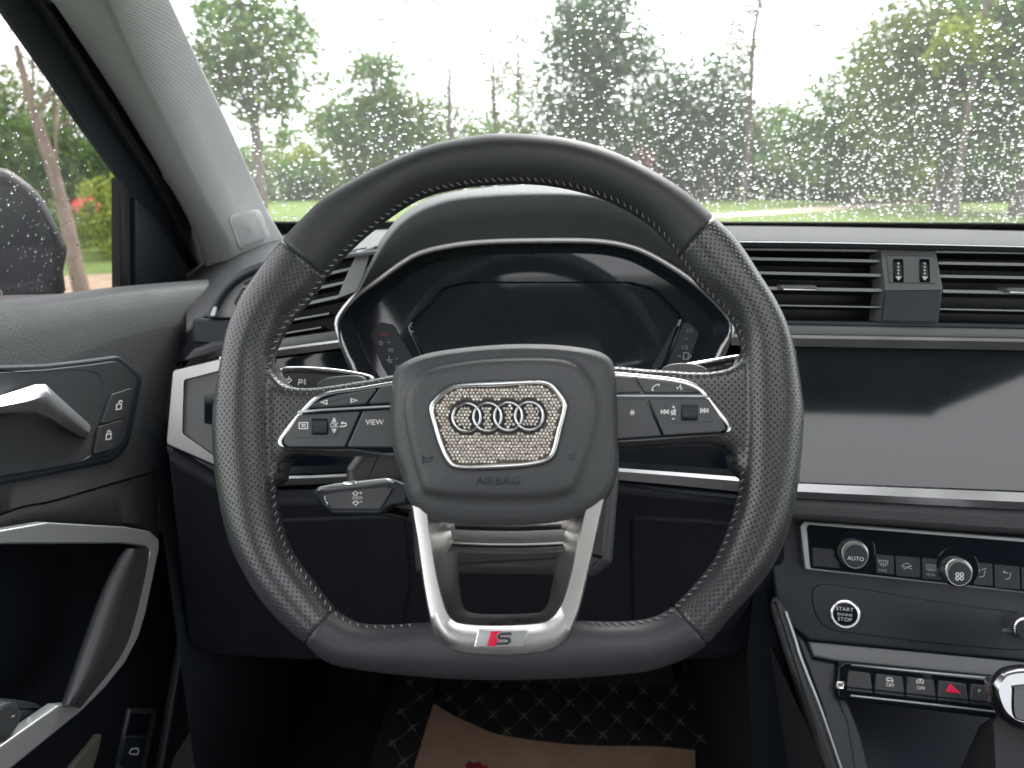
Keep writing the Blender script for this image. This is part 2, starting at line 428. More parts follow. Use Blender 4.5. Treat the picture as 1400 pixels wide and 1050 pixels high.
M['barkpale'] = plain('pale_bark', (.20, .15, .13), .9, 9.0, (.28, .21, .18))
LEAF = {'mid': leafmat('mid_green_leaves', (.055, .11, .02), (.09, .175, .032), (.16, .26, .055)),
        'dark': leafmat('dark_green_leaves', (.032, .075, .03), (.052, .115, .04), (.09, .17, .058)),
        'yellow': leafmat('yellow_green_leaves', (.15, .20, .02), (.25, .32, .03), (.38, .44, .055)),
        'olive': leafmat('olive_leaves', (.075, .11, .024), (.12, .17, .036), (.19, .24, .06)),
        'red': leafmat('reddish_leaves', (.20, .09, .075), (.28, .13, .11), (.36, .19, .16))}

def sheet(name, pts, z, m, kind='structure'):
    o = link(name, mesh_from([(x, y, z) for x, y in pts], [tuple(range(len(pts)))], 0), m); o['kind'] = kind; return o
sheet('ground', [(-600, -200), (600, -200), (600, 900), (-600, 900)], 0.0, M['grass'])
sheet('road', [(-2.6, -12), (3.4, -12), (3.6, 9), (-2.8, 9)], 0.004, M['road'])
def strip_ground(name, line, width, z, m):
    L = [Vector((p[0], p[1], 0)) for p in line]; a, b = [], []
    for i, p in enumerate(L):
        t = (L[min(i + 1, len(L) - 1)] - L[max(i - 1, 0)]).normalized(); n = Vector((-t.y, t.x, 0))
        a.append((p + n * width / 2).xy); b.append((p - n * width / 2).xy)
    return sheet(name, [tuple(v) for v in a] + [tuple(v) for v in reversed(b)], z, m)
g = lambda px, py: tuple(at_z(px, py, 0).xy)
strip_ground('footpath', catmull([g(700, 300), g(900, 297), g(1010, 293), g(1130, 285), g(1260, 275), g(1420, 263), g(1600, 255)], 5, False), 1.6, 0.004, M['path'])
strip_ground('dirt_verge', catmull([g(-300, 420), g(0, 398), g(120, 390), g(220, 384), g(330, 370)], 5, False), 2.0, 0.008, M['dirt'])
kb = link('kerb', rows_mesh([[at_z(x, y, 0) + Vector((0, dy, z)) for x, y in ((-150, 326), (60, 322), (170, 315), (300, 308))] for dy, z in ((0, 0), (0, .13), (.18, .13), (.18, 0))], False, False, False, 30), M['kerb']); kb['kind'] = 'structure'

def leaves_mesh(pts, size, flat=.5):
    n = len(pts); rng = np.random
    nrm = rng.normal(size=(n, 3)); nrm[:, 2] += flat; nrm /= np.linalg.norm(nrm, axis=1)[:, None]
    a = np.cross(nrm, rng.normal(size=(n, 3))); a /= np.linalg.norm(a, axis=1)[:, None]; b = np.cross(nrm, a)
    s = size * rng.uniform(.6, 1.3, n)[:, None]
    V = np.stack([pts - a * s, pts + b * s * .45, pts + a * s, pts - b * s * .45], 1).reshape(-1, 3)
    me = bpy.data.meshes.new('leaves'); me.vertices.add(4 * n); me.vertices.foreach_set('co', V.ravel())
    me.loops.add(4 * n); me.loops.foreach_set('vertex_index', np.arange(4 * n)); me.polygons.add(n)
    me.polygons.foreach_set('loop_start', np.arange(0, 4 * n, 4)); me.update()
    at = me.attributes.new('shade', 'FLOAT', 'POINT'); at.data.foreach_set('value', np.repeat(np.clip(rng.normal(.5, .22, n), 0, 1), 4))
    return me
def crown_points(blobs, n, clump=.22):
    """blobs: centre, radii; leaves gather in clumps on and inside each blob's skin"""
    out = []; W = np.array([b[1][0] * b[1][1] * b[1][2] for b in blobs]) ** (2 / 3); W = W / W.sum()
    for (c, r), wgt in zip(blobs, W):
        k = max(30, int(n * wgt)); nc = max(6, k // 28)
        d = np.random.normal(size=(nc, 3)); d /= np.linalg.norm(d, axis=1)[:, None]
        q = np.random.uniform(.25, 1.05, nc) ** .6; q = np.where(np.random.uniform(size=nc) < .16, q * np.random.uniform(1.1, 1.4, nc), q)
        cc = d * q[:, None] * np.array(r) + np.array(c)
        i = np.random.randint(0, nc, k)
        out.append(cc[i] + np.random.normal(size=(k, 3)) * clump * np.mean(r) * .8)
    return np.vstack(out)
def limb(path, r0, r1):
    P = [Vector(p) for p in path]; n = len(P)
    return tube(None, P, [r0 + (r1 - r0) * i / (n - 1) for i in range(n)], None, None, 7)
def join_meshes(ms):
    bm = bmesh.new()
    for m_ in ms: bm.from_mesh(m_); bpy.data.meshes.remove(m_)
    me = bpy.data.meshes.new('j'); bm.to_mesh(me); bm.free(); return finish(me, 60)
def tree(name, label, base, height, blobs, leaf, n, size, trunk_r=.12, bark='bark', lean=(0, 0), limbs=8, cat='tree', group=None, bare=False, k=None):
    """base: ground point; blobs in metres relative to the base"""
    k = DSC if k is None else k; height *= k; trunk_r *= k; size *= k
    b = Vector(base); t = thing(name, label, cat, b, group)
    top = b + Vector((lean[0], lean[1], height)); ms = []
    path = [b + (top - b) * (k / 6) + Vector((random.uniform(-1, 1), random.uniform(-1, 1), 0)) * height * .012 * (k > 0) for k in range(7)]
    path[0].z -= .1
    ms.append(limb(path, trunk_r, trunk_r * .25))
    for k in range(limbs):
        f = random.uniform(.3, .95); p = b + (top - b) * f; bl = random.choice(blobs)
        q = b + Vector(bl[0]) + Vector([random.uniform(-.8, .8) * r for r in bl[1]])
        if bare: q.z = max(q.z, p.z + height * .05)
        mid = (p + q) / 2 + Vector((0, 0, -.05 * (q - p).length)) + Vector((random.uniform(-.1, .1), random.uniform(-.1, .1), 0)) * (q - p).length
        ms.append(limb([p, (p + mid) / 2, mid, (mid + q) / 2, q], trunk_r * .38 * (1.1 - f), trunk_r * .06))
        for j in range(3 if bare else 1):
            q2 = mid + Vector((random.uniform(-1, 1), random.uniform(-1, 1), random.uniform(.2, 1))) * (q - p).length * .5
            ms.append(limb([mid, (mid + q2) / 2 + Vector((0, 0, .03)), q2], trunk_r * .16, trunk_r * .04))
    link('trunk', join_meshes(ms), M[bark], t)
    pts = crown_points([(tuple(b + Vector(c)), r) for c, r in blobs], n if bare else int(n * 2.2))
    link('crown', leaves_mesh(pts, size * .72), LEAF[leaf], t)
    return t
def blob(px, py, d, rx, ry, base, deep=None):
    """a crown lobe seen at pixel (px, py), rx and ry pixels wide, at distance d, relative to base"""
    d = d * DSC; v = ray(px, py); v = v * (d / math.hypot(v.x, v.y)); p = CAM + v; s = d / FPX
    return (tuple(p - Vector(base)), (rx * s, deep if deep else rx * s, ry * s))
def shrub(label, px, pyb, pyt, wpx, d, leaf, n=900, size=.09, cat='shrub', group=None):
    b = az(px, d); d = d * DSC; s = d / FPX; hgt = max(.5, CAM.z + (ray(px, pyt) * (d / math.hypot(*ray(px, pyt).xy))).z)
    bl = [((random.uniform(-.5, .5) * wpx * s, random.uniform(-.4, .4), hgt * random.uniform(.35, .75)), (wpx * s * random.uniform(.3, .5), wpx * s * .45, hgt * random.uniform(.25, .34))) for _ in range(5)]
    bl += [((0, 0, hgt * .3), (wpx * s * .55, wpx * s * .5, hgt * .33))]
    return tree('shrub', label, b, hgt * .6, bl, leaf, n, size * DSC, .03, limbs=7, cat=cat, group=group, k=1)

DSC = 1.55
b1 = az(355, 14)
tree('leafy_tree', 'slim leafy tree with bright green crown beside the grey pillar', b1, 4.4,
     [blob(335, 60, 14, 70, 50, b1), blob(300, 95, 14, 50, 40, b1), blob(385, 80, 14, 45, 55, b1), blob(345, 130, 14, 60, 35, b1), blob(330, 20, 14, 55, 25, b1)], 'mid', 2300, .10, .11, limbs=18)
b2 = az(515, 26)
tree('round_tree', 'round-topped green tree standing alone against the white sky', b2, 4.0,
     [blob(515, 125, 26, 42, 42, b2), blob(480, 165, 26, 50, 32, b2), blob(560, 170, 26, 55, 30, b2), blob(510, 195, 26, 70, 30, b2)], 'mid', 3600, .16, .14, limbs=10)
for px, top, d, lab in ((616, 70, 21, 'thinnest bare sapling with a single upright stem'), (680, 38, 20, 'leaning bare slender tree with dark stem next to the sapling'), (714, 40, 22, 'twiggy half-bare tree with reddish-brown sparse foliage')):
    bb = az(px, d); hh = CAM.z / DSC + (ray(px, top) * (d / math.hypot(*ray(px, top).xy))).z
    tree('bare_tree', lab, bb, hh, [blob(px, top + 60, d, 18, 60, bb), blob(px + 8, top + 110, d, 28, 40, bb)], 'olive', 220 if px < 640 else 900, .07, .085, lean=(-.25 if px > 640 else 0, 0), limbs=16, bare=True)
b3 = az(815, 23)
tree('broad_tree', 'tallest dense dark green tree in the middle of the view', b3, 5.6,
     [blob(820, 55, 23, 62, 50, b3), blob(775, 130, 23, 55, 60, b3), blob(850, 120, 23, 60, 60, b3), blob(810, 190, 23, 80, 45, b3), blob(780, 40, 23, 40, 30, b3), blob(815, 10, 23, 45, 28, b3)], 'dark', 6500, .13, .18, limbs=16)
b4 = az(965, 24)
tree('broad_tree', 'dark rounded tree with ivy-clad trunk beside the sky gap', b4, 3.6,
     [blob(960, 130, 24, 55, 45, b4), blob(935, 190, 24, 60, 45, b4), blob(1000, 190, 24, 45, 45, b4)], 'dark', 3800, .13, .16, limbs=10)
b5 = az(1018, 22)
tree('bare_tree', 'tall sparse twiggy tree rising out of the dark rounded tree', b5, 6.2,
     [blob(1012, 40, 22, 40, 45, b5), blob(1030, 90, 22, 30, 40, b5)], 'olive', 700, .08, .10, limbs=24, bare=True)
b6 = az(1175, 22)
tree('broad_tree', 'sloping green tree descending towards the sky gap', b6, 4.2,
     [blob(1180, 130, 22, 55, 50, b6), blob(1130, 185, 22, 50, 35, b6), blob(1200, 190, 22, 70, 50, b6), blob(1215, 85, 22, 40, 40, b6)], 'mid', 4600, .13, .16, limbs=12)
b7 = az(1290, 19)
tree('broad_tree', 'large olive tree standing behind the footpath', b7, 5.6,
     [blob(1290, 90, 19, 75, 60, b7), blob(1260, 40, 19, 50, 40, b7), blob(1330, 50, 19, 60, 45, b7), blob(1290, 160, 19, 85, 45, b7)], 'olive', 5200, .12, .17, limbs=14)
b8 = az(1400, 18)
tree('broad_tree', 'dense green tree overhanging the end of the footpath', b8, 5.6,
     [blob(1390, 60, 18, 70, 60, b8), blob(1370, 10, 18, 60, 40, b8), blob(1420, 150, 18, 90, 60, b8), blob(1480, 80, 18, 90, 70, b8), blob(1350, 190, 18, 60, 40, b8)], 'mid', 5600, .12, .18, limbs=14)
b9 = az(1312, 17)
tree('yellow_tree', 'small yellow-leaved tree glowing among the green trees', b9, 5.0,
     [blob(1315, 60, 17, 30, 26, b9), blob(1340, 50, 17, 22, 20, b9), blob(1290, 75, 17, 20, 16, b9)], 'yellow', 900, .10, .08, limbs=6)
SH = [(330, 215, 60, 22, 'olive'), (405, 215, 70, 24, 'mid'), (455, 200, 70, 26, 'yellow'), (540, 205, 80, 27, 'yellow'), (620, 205, 70, 28, 'olive'), (700, 195, 80, 27, 'dark'),
      (770, 205, 80, 26, 'mid'), (850, 215, 80, 25, 'dark'), (930, 215, 80, 25, 'olive'), (1000, 215, 80, 26, 'mid'), (1060, 190, 60, 28, 'dark'), (1090, 205, 80, 26, 'olive'),
      (1150, 205, 80, 25, 'mid'), (1215, 200, 80, 24, 'yellow'), (1270, 205, 80, 25, 'dark'), (1330, 200, 80, 26, 'mid'), (1390, 200, 80, 27, 'olive'), (1450, 195, 80, 27, 'mid')]
ADJ = {'olive': 'olive', 'mid': 'fresh green', 'yellow': 'yellow-green', 'dark': 'dark green'}
PLACE = ['under the slim leafy tree beside the pillar', 'between the slim leafy tree and the round-topped tree', 'at the near foot of the round-topped tree', 'filling the gap between round-topped tree and sapling',
         'behind the thinnest bare sapling', 'behind the leaning bare slender tree', 'where the tallest dark tree begins', 'at the foot of the tallest dark tree', 'between the tallest dark tree and the reddish shrub',
         'beneath the dark rounded tree', 'at the bottom of the sky gap', 'between the sky gap and the sloping green tree', 'under the sloping green tree', 'beside the trunk of the sloping green tree',
         'under the large olive tree behind the footpath', 'between the large olive tree and the overhanging tree', 'under the tree overhanging the footpath', 'past the end of the footpath']
for (px, pyt, wp, d, lf), pl in zip(SH, PLACE):
    shrub(ADJ[lf] + ' hedge shrub ' + pl, px, 0, pyt, wp * 1.15, d, lf, 2400, .11, group='hedge shrubs below the trees')
shrub('reddish-leaved shrub poking above the dark hedge', 875, 0, 195, 30, 22, 'red', 500, .09)
shrub('small russet shrub at the foot of the sky gap', 1035, 0, 162, 30, 30, 'red', 500, .12)
# a wooded bank far behind, seen as one mass
blw = []
for i in range(34):
    px = 380 + i * 36; d = random.uniform(62, 72); v = az(px, d / DSC); hgt = random.uniform(4.2, 7.0) * (1.15 if px > 1100 else 1)
    blw.append(((v.x, v.y, hgt * .45), (random.uniform(2.2, 3.2), 2.5, hgt * .5)))
fwm = link('far_woodland', leaves_mesh(crown_points(blw, 26000, .2), .34), LEAF['mid']); tag(fwm, 'far green woodland bank closing off the lawn behind the trees', 'woodland', kind='stuff')
DSC = 1.0
# through the side window
bL = az(90, 8.5)
tt = tree('bare_tree', 'pale crooked bare tree standing on the lawn by the mirror', bL, 2.35, [blob(70, 60, 8.5, 60, 60, bL)], 'olive', 60, .05, .085, 'barkpale', lean=(-.28, 0), limbs=5, bare=True)
for px, py, rx, ry, d, lf, lab in ((20, 170, 60, 60, 20, 'olive', 'olive park tree partly hidden by the door mirror'), (100, 200, 50, 50, 18, 'mid', 'fresh green park tree behind the pale bare tree'),
                                   (150, 215, 45, 40, 22, 'dark', 'dark park tree behind the lime shrub'), (-50, 180, 60, 60, 19, 'mid', 'green park tree at the far edge of the side window'), (200, 190, 50, 50, 24, 'mid', 'green park tree behind the window divider')):
    bb = az(px, d); tree('park_tree', lab, bb, 2.8, [blob(px, py, d, rx, ry, bb), blob(px + 15, py + 45, d, rx, 40, bb), blob(px - 20, py + 30, d, rx * .8, 30, bb)], lf, 2600, .10, .10, limbs=8)
shrub('lime yellow shrub clipped flat beside the red litter bin', 152, 0, 238, 55, 13, 'yellow', 1600, .06)
shrub('low green shrub behind the kerb', 60, 0, 276, 90, 15, 'mid', 1400, .07)
shrub('green shrub filling in under the lime shrub', 150, 0, 268, 60, 14, 'mid', 1200, .06)
# red litter bin and orange wall far across the park
cb = az(111, 17); rc = thing('litter_bin', 'small red litter bin across the lawn behind the pale tree', 'litter bin', cb)
cm = mat('red_bin_paint', (.60, .03, .04), .25, coat=.4)
def turned(name, prof, m): return link(name, rows_mesh([[cb + Vector((math.cos(k / 20 * 6.2832) * r, math.sin(k / 20 * 6.2832) * r, z)) for k in range(20)] for r, z in prof], True, True, True, 40), m, rc)
turned('body', [(.20, .0), (.22, .03), (.26, .42)], mat('dark_red_bin_body', (.16, .03, .04), .5)); turned('lid', [(.29, .43), (.30, .52), (.27, .66), (.16, .76), (.04, .79)], cm)
wl = thing('garden_wall', 'long orange-tan garden wall running behind the red litter bin', 'wall', az(70, 21))
wm = plain('orange_render', (.50, .27, .10), .9, 3.0, (.56, .32, .13))
A, B = az(-160, 21), az(150, 23)
nv = Vector((0, .2, 0))
link('wall_face', mesh_from([A, B, B + nv, A + nv, A + Vector((0, 0, 1.05)), B + Vector((0, 0, 1.0)), B + nv + Vector((0, 0, 1.0)), A + nv + Vector((0, 0, 1.05))], [(0, 1, 5, 4), (1, 2, 6, 5), (2, 3, 7, 6), (3, 0, 4, 7), (4, 5, 6, 7)], 0), wm, wl)
link('coping', mesh_from([p + Vector((0, dy, z)) for z in (1.06, 1.14) for p, dy in ((A, -.05), (B, -.05), (B, .25), (A, .25))], [(0, 1, 5, 4), (1, 2, 6, 5), (2, 3, 7, 6), (3, 0, 4, 7), (4, 5, 6, 7), (3, 2, 1, 0)], 0), M['kerb'], wl)

# ------------------------------------------------------------------ car shell (what the cabin's light and reflections come from)
WS0, WSL = Vector((0, 1.22, 1.165)), Vector((0, -.857, .515))       # windshield foot and its slope
def ws(x, s, h=0.0):
    """a point on the windshield: x across, s metres up the slope, h outwards; bowed across its width"""
    bow = -.03 * ((x - .37) / .80) ** 2 + .02
    return WS0 + WSL * s + Vector((x, bow, 0)) + Vector((0, .515, .857)) * h
def box(name, lo, hi, m, parent=None, kind=None):
    x0, y0, z0 = lo; x1, y1, z1 = hi
    V = [(x0, y0, z0), (x1, y0, z0), (x1, y1, z0), (x0, y1, z0), (x0, y0, z1), (x1, y0, z1), (x1, y1, z1), (x0, y1, z1)]
    o = link(name, mesh_from(V, [(3, 2, 1, 0), (4, 5, 6, 7), (0, 1, 5, 4), (1, 2, 6, 5), (2, 3, 7, 6), (3, 0, 4, 7)], 0), m, parent)
    if kind: o['kind'] = kind
    return o
shell = bpy.data.objects.new('cabin_shell', None); COL.objects.link(shell); shell['kind'] = 'structure'; shell['label'] = 'grey roof lining and dark body sides enclosing the cabin'
def shell_rows(name, rows, m): return link(name, rows_mesh(rows, False, False, False, 40), m, shell)
xs = np.linspace(-.44, 1.20, 14)
RZ = lambda x, y: float(np.interp(y, (-1.6, -1.0, -.5, 0, .35, .62), (1.50, 1.55, 1.56, 1.555, 1.53, 1.475))) - .05 * ((x - .38) / .82) ** 4
def roof_patch(name, x0, x1, y0, y1, m, dz=0, th=.025):
    X = np.linspace(x0, x1, 9); Y = np.linspace(y0, y1, 9)
    if th: return shell_rows(name, [[(x, y, RZ(x, y) + dz) for x in X] for y in Y] + [[(x, y, RZ(x, y) + dz + th) for x in X] for y in reversed(Y)], m)
    return shell_rows(name, [[(x, y, RZ(x, y) + dz) for x in X] for y in Y], m)
roof_patch('roof_lining', -.44, 1.20, .30, .62, M['headliner']); roof_patch('roof_lining', -.44, 1.20, -1.6, -.40, M['headliner'])
roof_patch('roof_lining', -.44, -.13, -.399, .299, M['headliner']); roof_patch('roof_lining', .66, 1.20, -.399, .299, M['headliner'])
roof_patch('sunroof_glass', -.13, .66, -.399, .299, M['roofglass'], .02, 0)
box('floor_pan', (-.63, -1.9, .33), (1.30, 1.6, .36), M['carpet'], shell)
box('firewall', (-.56, 1.45, .33), (1.30, 1.5, 1.10), M['carpet'], shell)
box('footwell_light_block', (-.42, .83, 1.055), (1.22, 1.45, 1.075), M['carpet'], shell)  # unseen plate added to keep windshield light off the floor
box('passenger_window_header', (1.17, -1.6, 1.43), (1.22, .45, 1.512), M['headliner'], shell)  # unseen strip added to lower the bright edge reflected in the centre screen
box('rear_window_header', (-.44, -1.64, 1.42), (1.22, -1.601, 1.51), M['headliner'], shell)  # unseen strip added alongside it to trim the same reflection
box('passenger_side', (1.22, -1.9, .33), (1.30, 1.45, .92), M['darkhard'], shell)
box('passenger_rear_post', (1.20, -.32, .921), (1.26, -.18, 1.50), M['hard'], shell)
box('driver_rear_side', (-.58, -1.9, .33), (-.50, .20, 1.02), M['darkhard'], shell)
box('driver_rear_post', (-.50, -.42, 1.021), (-.44, -.28, 1.50), M['hard'], shell)
box('tailgate', (-.50, -1.95, .361), (1.22, -1.9, 1.05), M['darkhard'], shell)
box('front_body_side', (-.62, .20, .33), (-.585, 1.5, .99), M['darkhard'], shell)
def seat(x):
    for nm, pr in (('seat_cushion', [(-.30, .50), (-.30, .66), (.10, .73), (.44, .74), (.49, .70), (.47, .50)]), ('seat_back', [(-.28, .60), (-.55, 1.20), (-.50, 1.24), (-.42, 1.22), (-.16, .66)]), ('head_rest', [(-.56, 1.26), (-.58, 1.44), (-.52, 1.46), (-.47, 1.30)])):
        hw = .14 if nm == 'head_rest' else .26
        link(nm, rows_mesh([[(x + sx * hw * k, y, z) for y, z in pr] for sx, k in ((-1, .9), (-1, 1), (1, 1), (1, .9))], True, True, True, 50), M['seat'], shell)
seat(.0)  # unseen driver's seat, added and stretched forward to shade the footwell
box('seat_bench', (-.46, -1.35, .362), (1.16, -1.2, 1.05), M['seat'], shell)
hood = link('engine_hood', rows_mesh([[(x, y, z - .05 * ((x - .37) / .8) ** 2) for x in np.linspace(-.45, 1.19, 9)] for y, z in ((1.36, 1.065), (1.7, 1.03), (2.1, .97), (2.35, .86), (2.4, .55))], False, False, False, 40), M['carpaint'], shell)

# windshield with its black border, and the rain on it
wsh = thing('windshield', 'wet sloping front windshield covered in raindrops', 'windshield', ws(.37, 0))
SL = .70
link('glass', rows_mesh([[ws(x, s) for x in np.linspace(-.50, 1.24, 40)] for s in np.linspace(-.03, SL, 12)], False, False, False, 180), M['windshield'], wsh)
link('black_border', rows_mesh([[ws(x, s, .002) for x in np.linspace(-.50, 1.24, 40)] for s in (-.035, -.02, -.005, .016)], False, False, False, 180), M['rubber'], wsh)

def drops_mesh(cs):
    """cs: list of (centre, u, v, n, rx, ry, height); domes of water, wobbly outlines"""
    V, F = [], []; S = 10; prof = [(1.0, 0.0), (.93, .34), (.72, .68), (.38, .93)]
    for c, u, v, n, rx, ry, hh in cs:
        b = len(V); wob = [random.uniform(.82, 1.16) for _ in range(S)]
        wob = [(wob[k - 1] + wob[k] * 2 + wob[(k + 1) % S]) / 4 for k in range(S)]
        for pr, ph in prof:
            for k in range(S):
                a = k / S * 2 * math.pi; V.append(c + u * (math.cos(a) * rx * pr * wob[k]) + v * (math.sin(a) * ry * pr * wob[k]) + n * (hh * ph))
        V.append(c + n * hh); top = len(V) - 1
        for i in range(3):
            for k in range(S): a0 = b + i * S + k; a1 = b + i * S + (k + 1) % S; F.append((a0, a1, a1 + S, a0 + S))
        for k in range(S): F.append((b + 3 * S + k, b + 3 * S + (k + 1) % S, top))
        F.append(tuple(reversed(range(b, b + S))))
    me = bpy.data.meshes.new('drops'); me.from_pydata([tuple(p) for p in V], [], F); me.update()
    me.polygons.foreach_set('use_smooth', [len(p.vertices) < 10 for p in me.polygons])
    return me
cs = []; cells = {}
tries = 0
while len(cs) < 11000 and tries < 170000:
    tries += 1
    x = random.uniform(-.46, 1.05); s = random.uniform(.02, .60)
    dens = .45 + .55 * min(1, max(0, (x + .3) / .7)); dens *= 1.0 if s < .3 else .75
    if random.random() > dens: continue
    r = min(.0042, max(.0006, random.lognormvariate(math.log(.00118), .48)))
    key = (int(x / .012), int(s / .012)); ok = True
    for i in (-1, 0, 1):
        for j in (-1, 0, 1):
            for (xx, ss, rr) in cells.get((key[0] + i, key[1] + j), ()):
                if (xx - x) ** 2 + (ss - s) ** 2 < (1.15 * (rr + r)) ** 2: ok = False
    if not ok: continue
    cells.setdefault(key, []).append((x, s, r))
    c = ws(x, s, .0006); u = (ws(x + .01, s) - ws(x - .01, s)).normalized(); v = WSL.normalized(); n = u.cross(v).normalized()
    if n.z < 0: n = -n
    u = v.cross(n)
    cs.append((c, u, v, n, r * random.uniform(1.0, 1.4), r * random.uniform(1.0, 1.4), r * random.uniform(.45, .65)))
rd = link('raindrops', drops_mesh(cs), M['water']); tag(rd, 'raindrops scattered over the outside of the front windshield', 'raindrops', kind='stuff')

# ------------------------------------------------------------------ driver's door, its window, and the door mirror
DX = -.44
DRF = Frame((DX, .7, .95), (1, -.10, .06))
door = thing('driver_door', 'black front door with chrome handle and silver grab handle', 'door', (DX, .6, .4))
# window glass and frame lie further out than the trim panel
GLF = Frame((-.535, .7, 1.15), (1, -.02, -.22))
glass_px = [(-60, -90), (0, 7), (36, 54), (71, 107), (111, 168), (168, 246), (167, 320), (166, 398), (80, 412), (0, 424), (-240, 460), (-240, -90)]
link('window_glass', mesh_from([GLF.px(x, y, 0) for x, y in glass_px], [tuple(range(len(glass_px)))], 0), M['sideglass'], door)
slab('window_frame', [(-70, -90), (0, 4), (71, 106), (111, 167), (167, 246), (166, 420), (345, 420), (320, 370), (290, 315), (262, 262), (225, 195), (170, 100), (98, -6), (50, -90)], GLF, .008, M['hard'], door, h=.006, r=.002)
slab('window_seal', [(20, -90), (54, 0), (110, 88), (170, 185), (218, 257), (240, 300), (262, 350), (275, 372), (300, 380), (282, 340), (262, 300), (236, 258), (180, 180), (116, 82), (62, -4), (30, -90)], GLF, .012, M['rubber'], door, h=.018, r=.003)
slab('window_divider', [(166, 246), (178, 258), (180, 405), (166, 405)], GLF, .012, M['rubber'], door, h=.013, r=.003)
slab('mirror_corner_panel', [(186, 272), (215, 300), (262, 372), (270, 405), (186, 410)], GLF, .01, M['hard'], door, h=.014, r=.003)
# upper trim: a ledge under the glass, then a face that turns down
led_b = [(-200, 442), (0, 411), (80, 402), (171, 391), (298, 381)]
led_f = [(-200, 450), (0, 421), (80, 411), (171, 399), (290, 389)]
crease = [(-200, 560), (0, 522), (71, 502), (161, 466), (255, 444)]
low = [(-200, 790), (0, 702), (71, 684), (150, 661), (216, 642)]
def door_rows(name, rows, m, n=40):
    rr = [[DRF.px(*p, h) for p in resample(catmull(r, 5, False), n)] for r, h in rows]
    return link(name, rows_mesh(rr, False, False, False, 70), m, door)
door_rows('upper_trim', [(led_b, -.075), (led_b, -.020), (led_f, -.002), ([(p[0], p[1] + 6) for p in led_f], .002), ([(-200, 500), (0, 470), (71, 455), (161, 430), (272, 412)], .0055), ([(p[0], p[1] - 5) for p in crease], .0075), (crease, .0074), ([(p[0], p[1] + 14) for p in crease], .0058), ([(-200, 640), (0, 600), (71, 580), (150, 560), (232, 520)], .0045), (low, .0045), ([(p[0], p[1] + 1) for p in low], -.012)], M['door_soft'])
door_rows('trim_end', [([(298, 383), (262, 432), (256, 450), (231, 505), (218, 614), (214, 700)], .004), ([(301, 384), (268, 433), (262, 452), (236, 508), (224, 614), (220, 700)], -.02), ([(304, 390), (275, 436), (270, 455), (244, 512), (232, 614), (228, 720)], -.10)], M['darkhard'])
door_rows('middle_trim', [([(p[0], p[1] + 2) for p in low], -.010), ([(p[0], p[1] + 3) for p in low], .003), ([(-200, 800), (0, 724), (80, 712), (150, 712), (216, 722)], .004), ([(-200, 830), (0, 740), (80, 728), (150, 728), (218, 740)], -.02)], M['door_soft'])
# recess with the chrome release handle and the lock buttons
slab('handle_surround', rounded([(-60, 500), (60, 497), (118, 491), (164, 485), (197, 515), (178, 606), (156, 631), (64, 651), (0, 663), (-60, 670)], 14), DRF, .012, M['hard'], door, h=.009, r=.003)
slab('handle_bowl', rounded([(-60, 512), (60, 505), (118, 499), (160, 493), (188, 518), (170, 602), (150, 622), (64, 642), (0, 652), (-60, 658)], 12), DRF, .004, M['button'], door, h=.0102, r=.001)
def bowl():
    rim = [(-60, 512), (40, 510), (110, 505), (140, 520), (133, 600), (118, 628), (64, 640), (0, 650), (-60, 655)]
    mid = [(-60, 525), (30, 524), (95, 520), (118, 535), (112, 590), (100, 612), (58, 622), (0, 632), (-60, 636)]
    return [(rim, .0106), ([(x * .97 - 1, y) for x, y in rim], .009), (mid, -.012)]
loft('handle_hollow', [(catmull(p, 5), h) for p, h in bowl()], DRF, M['hard'], door, n=60, center=(20, 575))
hr = []
for (t, m_, b_), hh in zip((((-80, 552), (-80, 564), (-80, 575)), ((0, 541), (0, 556), (0, 566)), ((48, 526), (36, 549), (50, 564)), ((62, 525), (64, 541), (70, 572)), ((78, 540), (80, 556), (84, 582)), ((120, 578), (116, 588), (110, 597)), ((124, 583), (122, 592), (118, 599))), (.018, .022, .030, .033, .030, .020, .016)):
    hr.append([DRF.px(*t, hh - .012), DRF.px(*t, hh - .002), DRF.px(*[(a + b) / 2 for a, b in zip(t, m_)], hh + .001), DRF.px(*m_, hh + .003), DRF.px(*[(a + b) / 2 for a, b in zip(b_, m_)], hh + .000), DRF.px(*b_, hh - .005), DRF.px(*b_, hh - .014)])
link('release_handle', rows_mesh(hr, True, True, True, 50), M['handlechrome'], door, 'polished chrome inside release handle')
slab('lock_button', [(154, 539), (182, 530), (172, 571), (139, 580)], DRF, .003, M['button'], door, h=.0145, r=.0006, corner=2)
slab('lock_button', [(137, 583), (169, 573), (155, 614), (129, 621)], DRF, .003, M['button'], door, h=.0145, r=.0006, corner=2)
for cx_, cy_, op in ((163, 554, 1), (149, 595, 0)):
    strokes('lock_symbol', [[(cx_ - 3.5, cy_ - 1), (cx_ + 3, cy_ - 2), (cx_ + 2.5, cy_ + 5), (cx_ - 4, cy_ + 6), (cx_ - 3.5, cy_ - 1)], [(cx_ - 2 + op * 2, cy_ - 1), (cx_ - 2 + op * 2, cy_ - 5), (cx_ + op * 2, cy_ - 6.5), (cx_ + 2 + op * 2, cy_ - 5), (cx_ + 2 + op * 2, cy_ - 2 - op * 2)]], 1.5, DRF, .0149, M['print'], door)
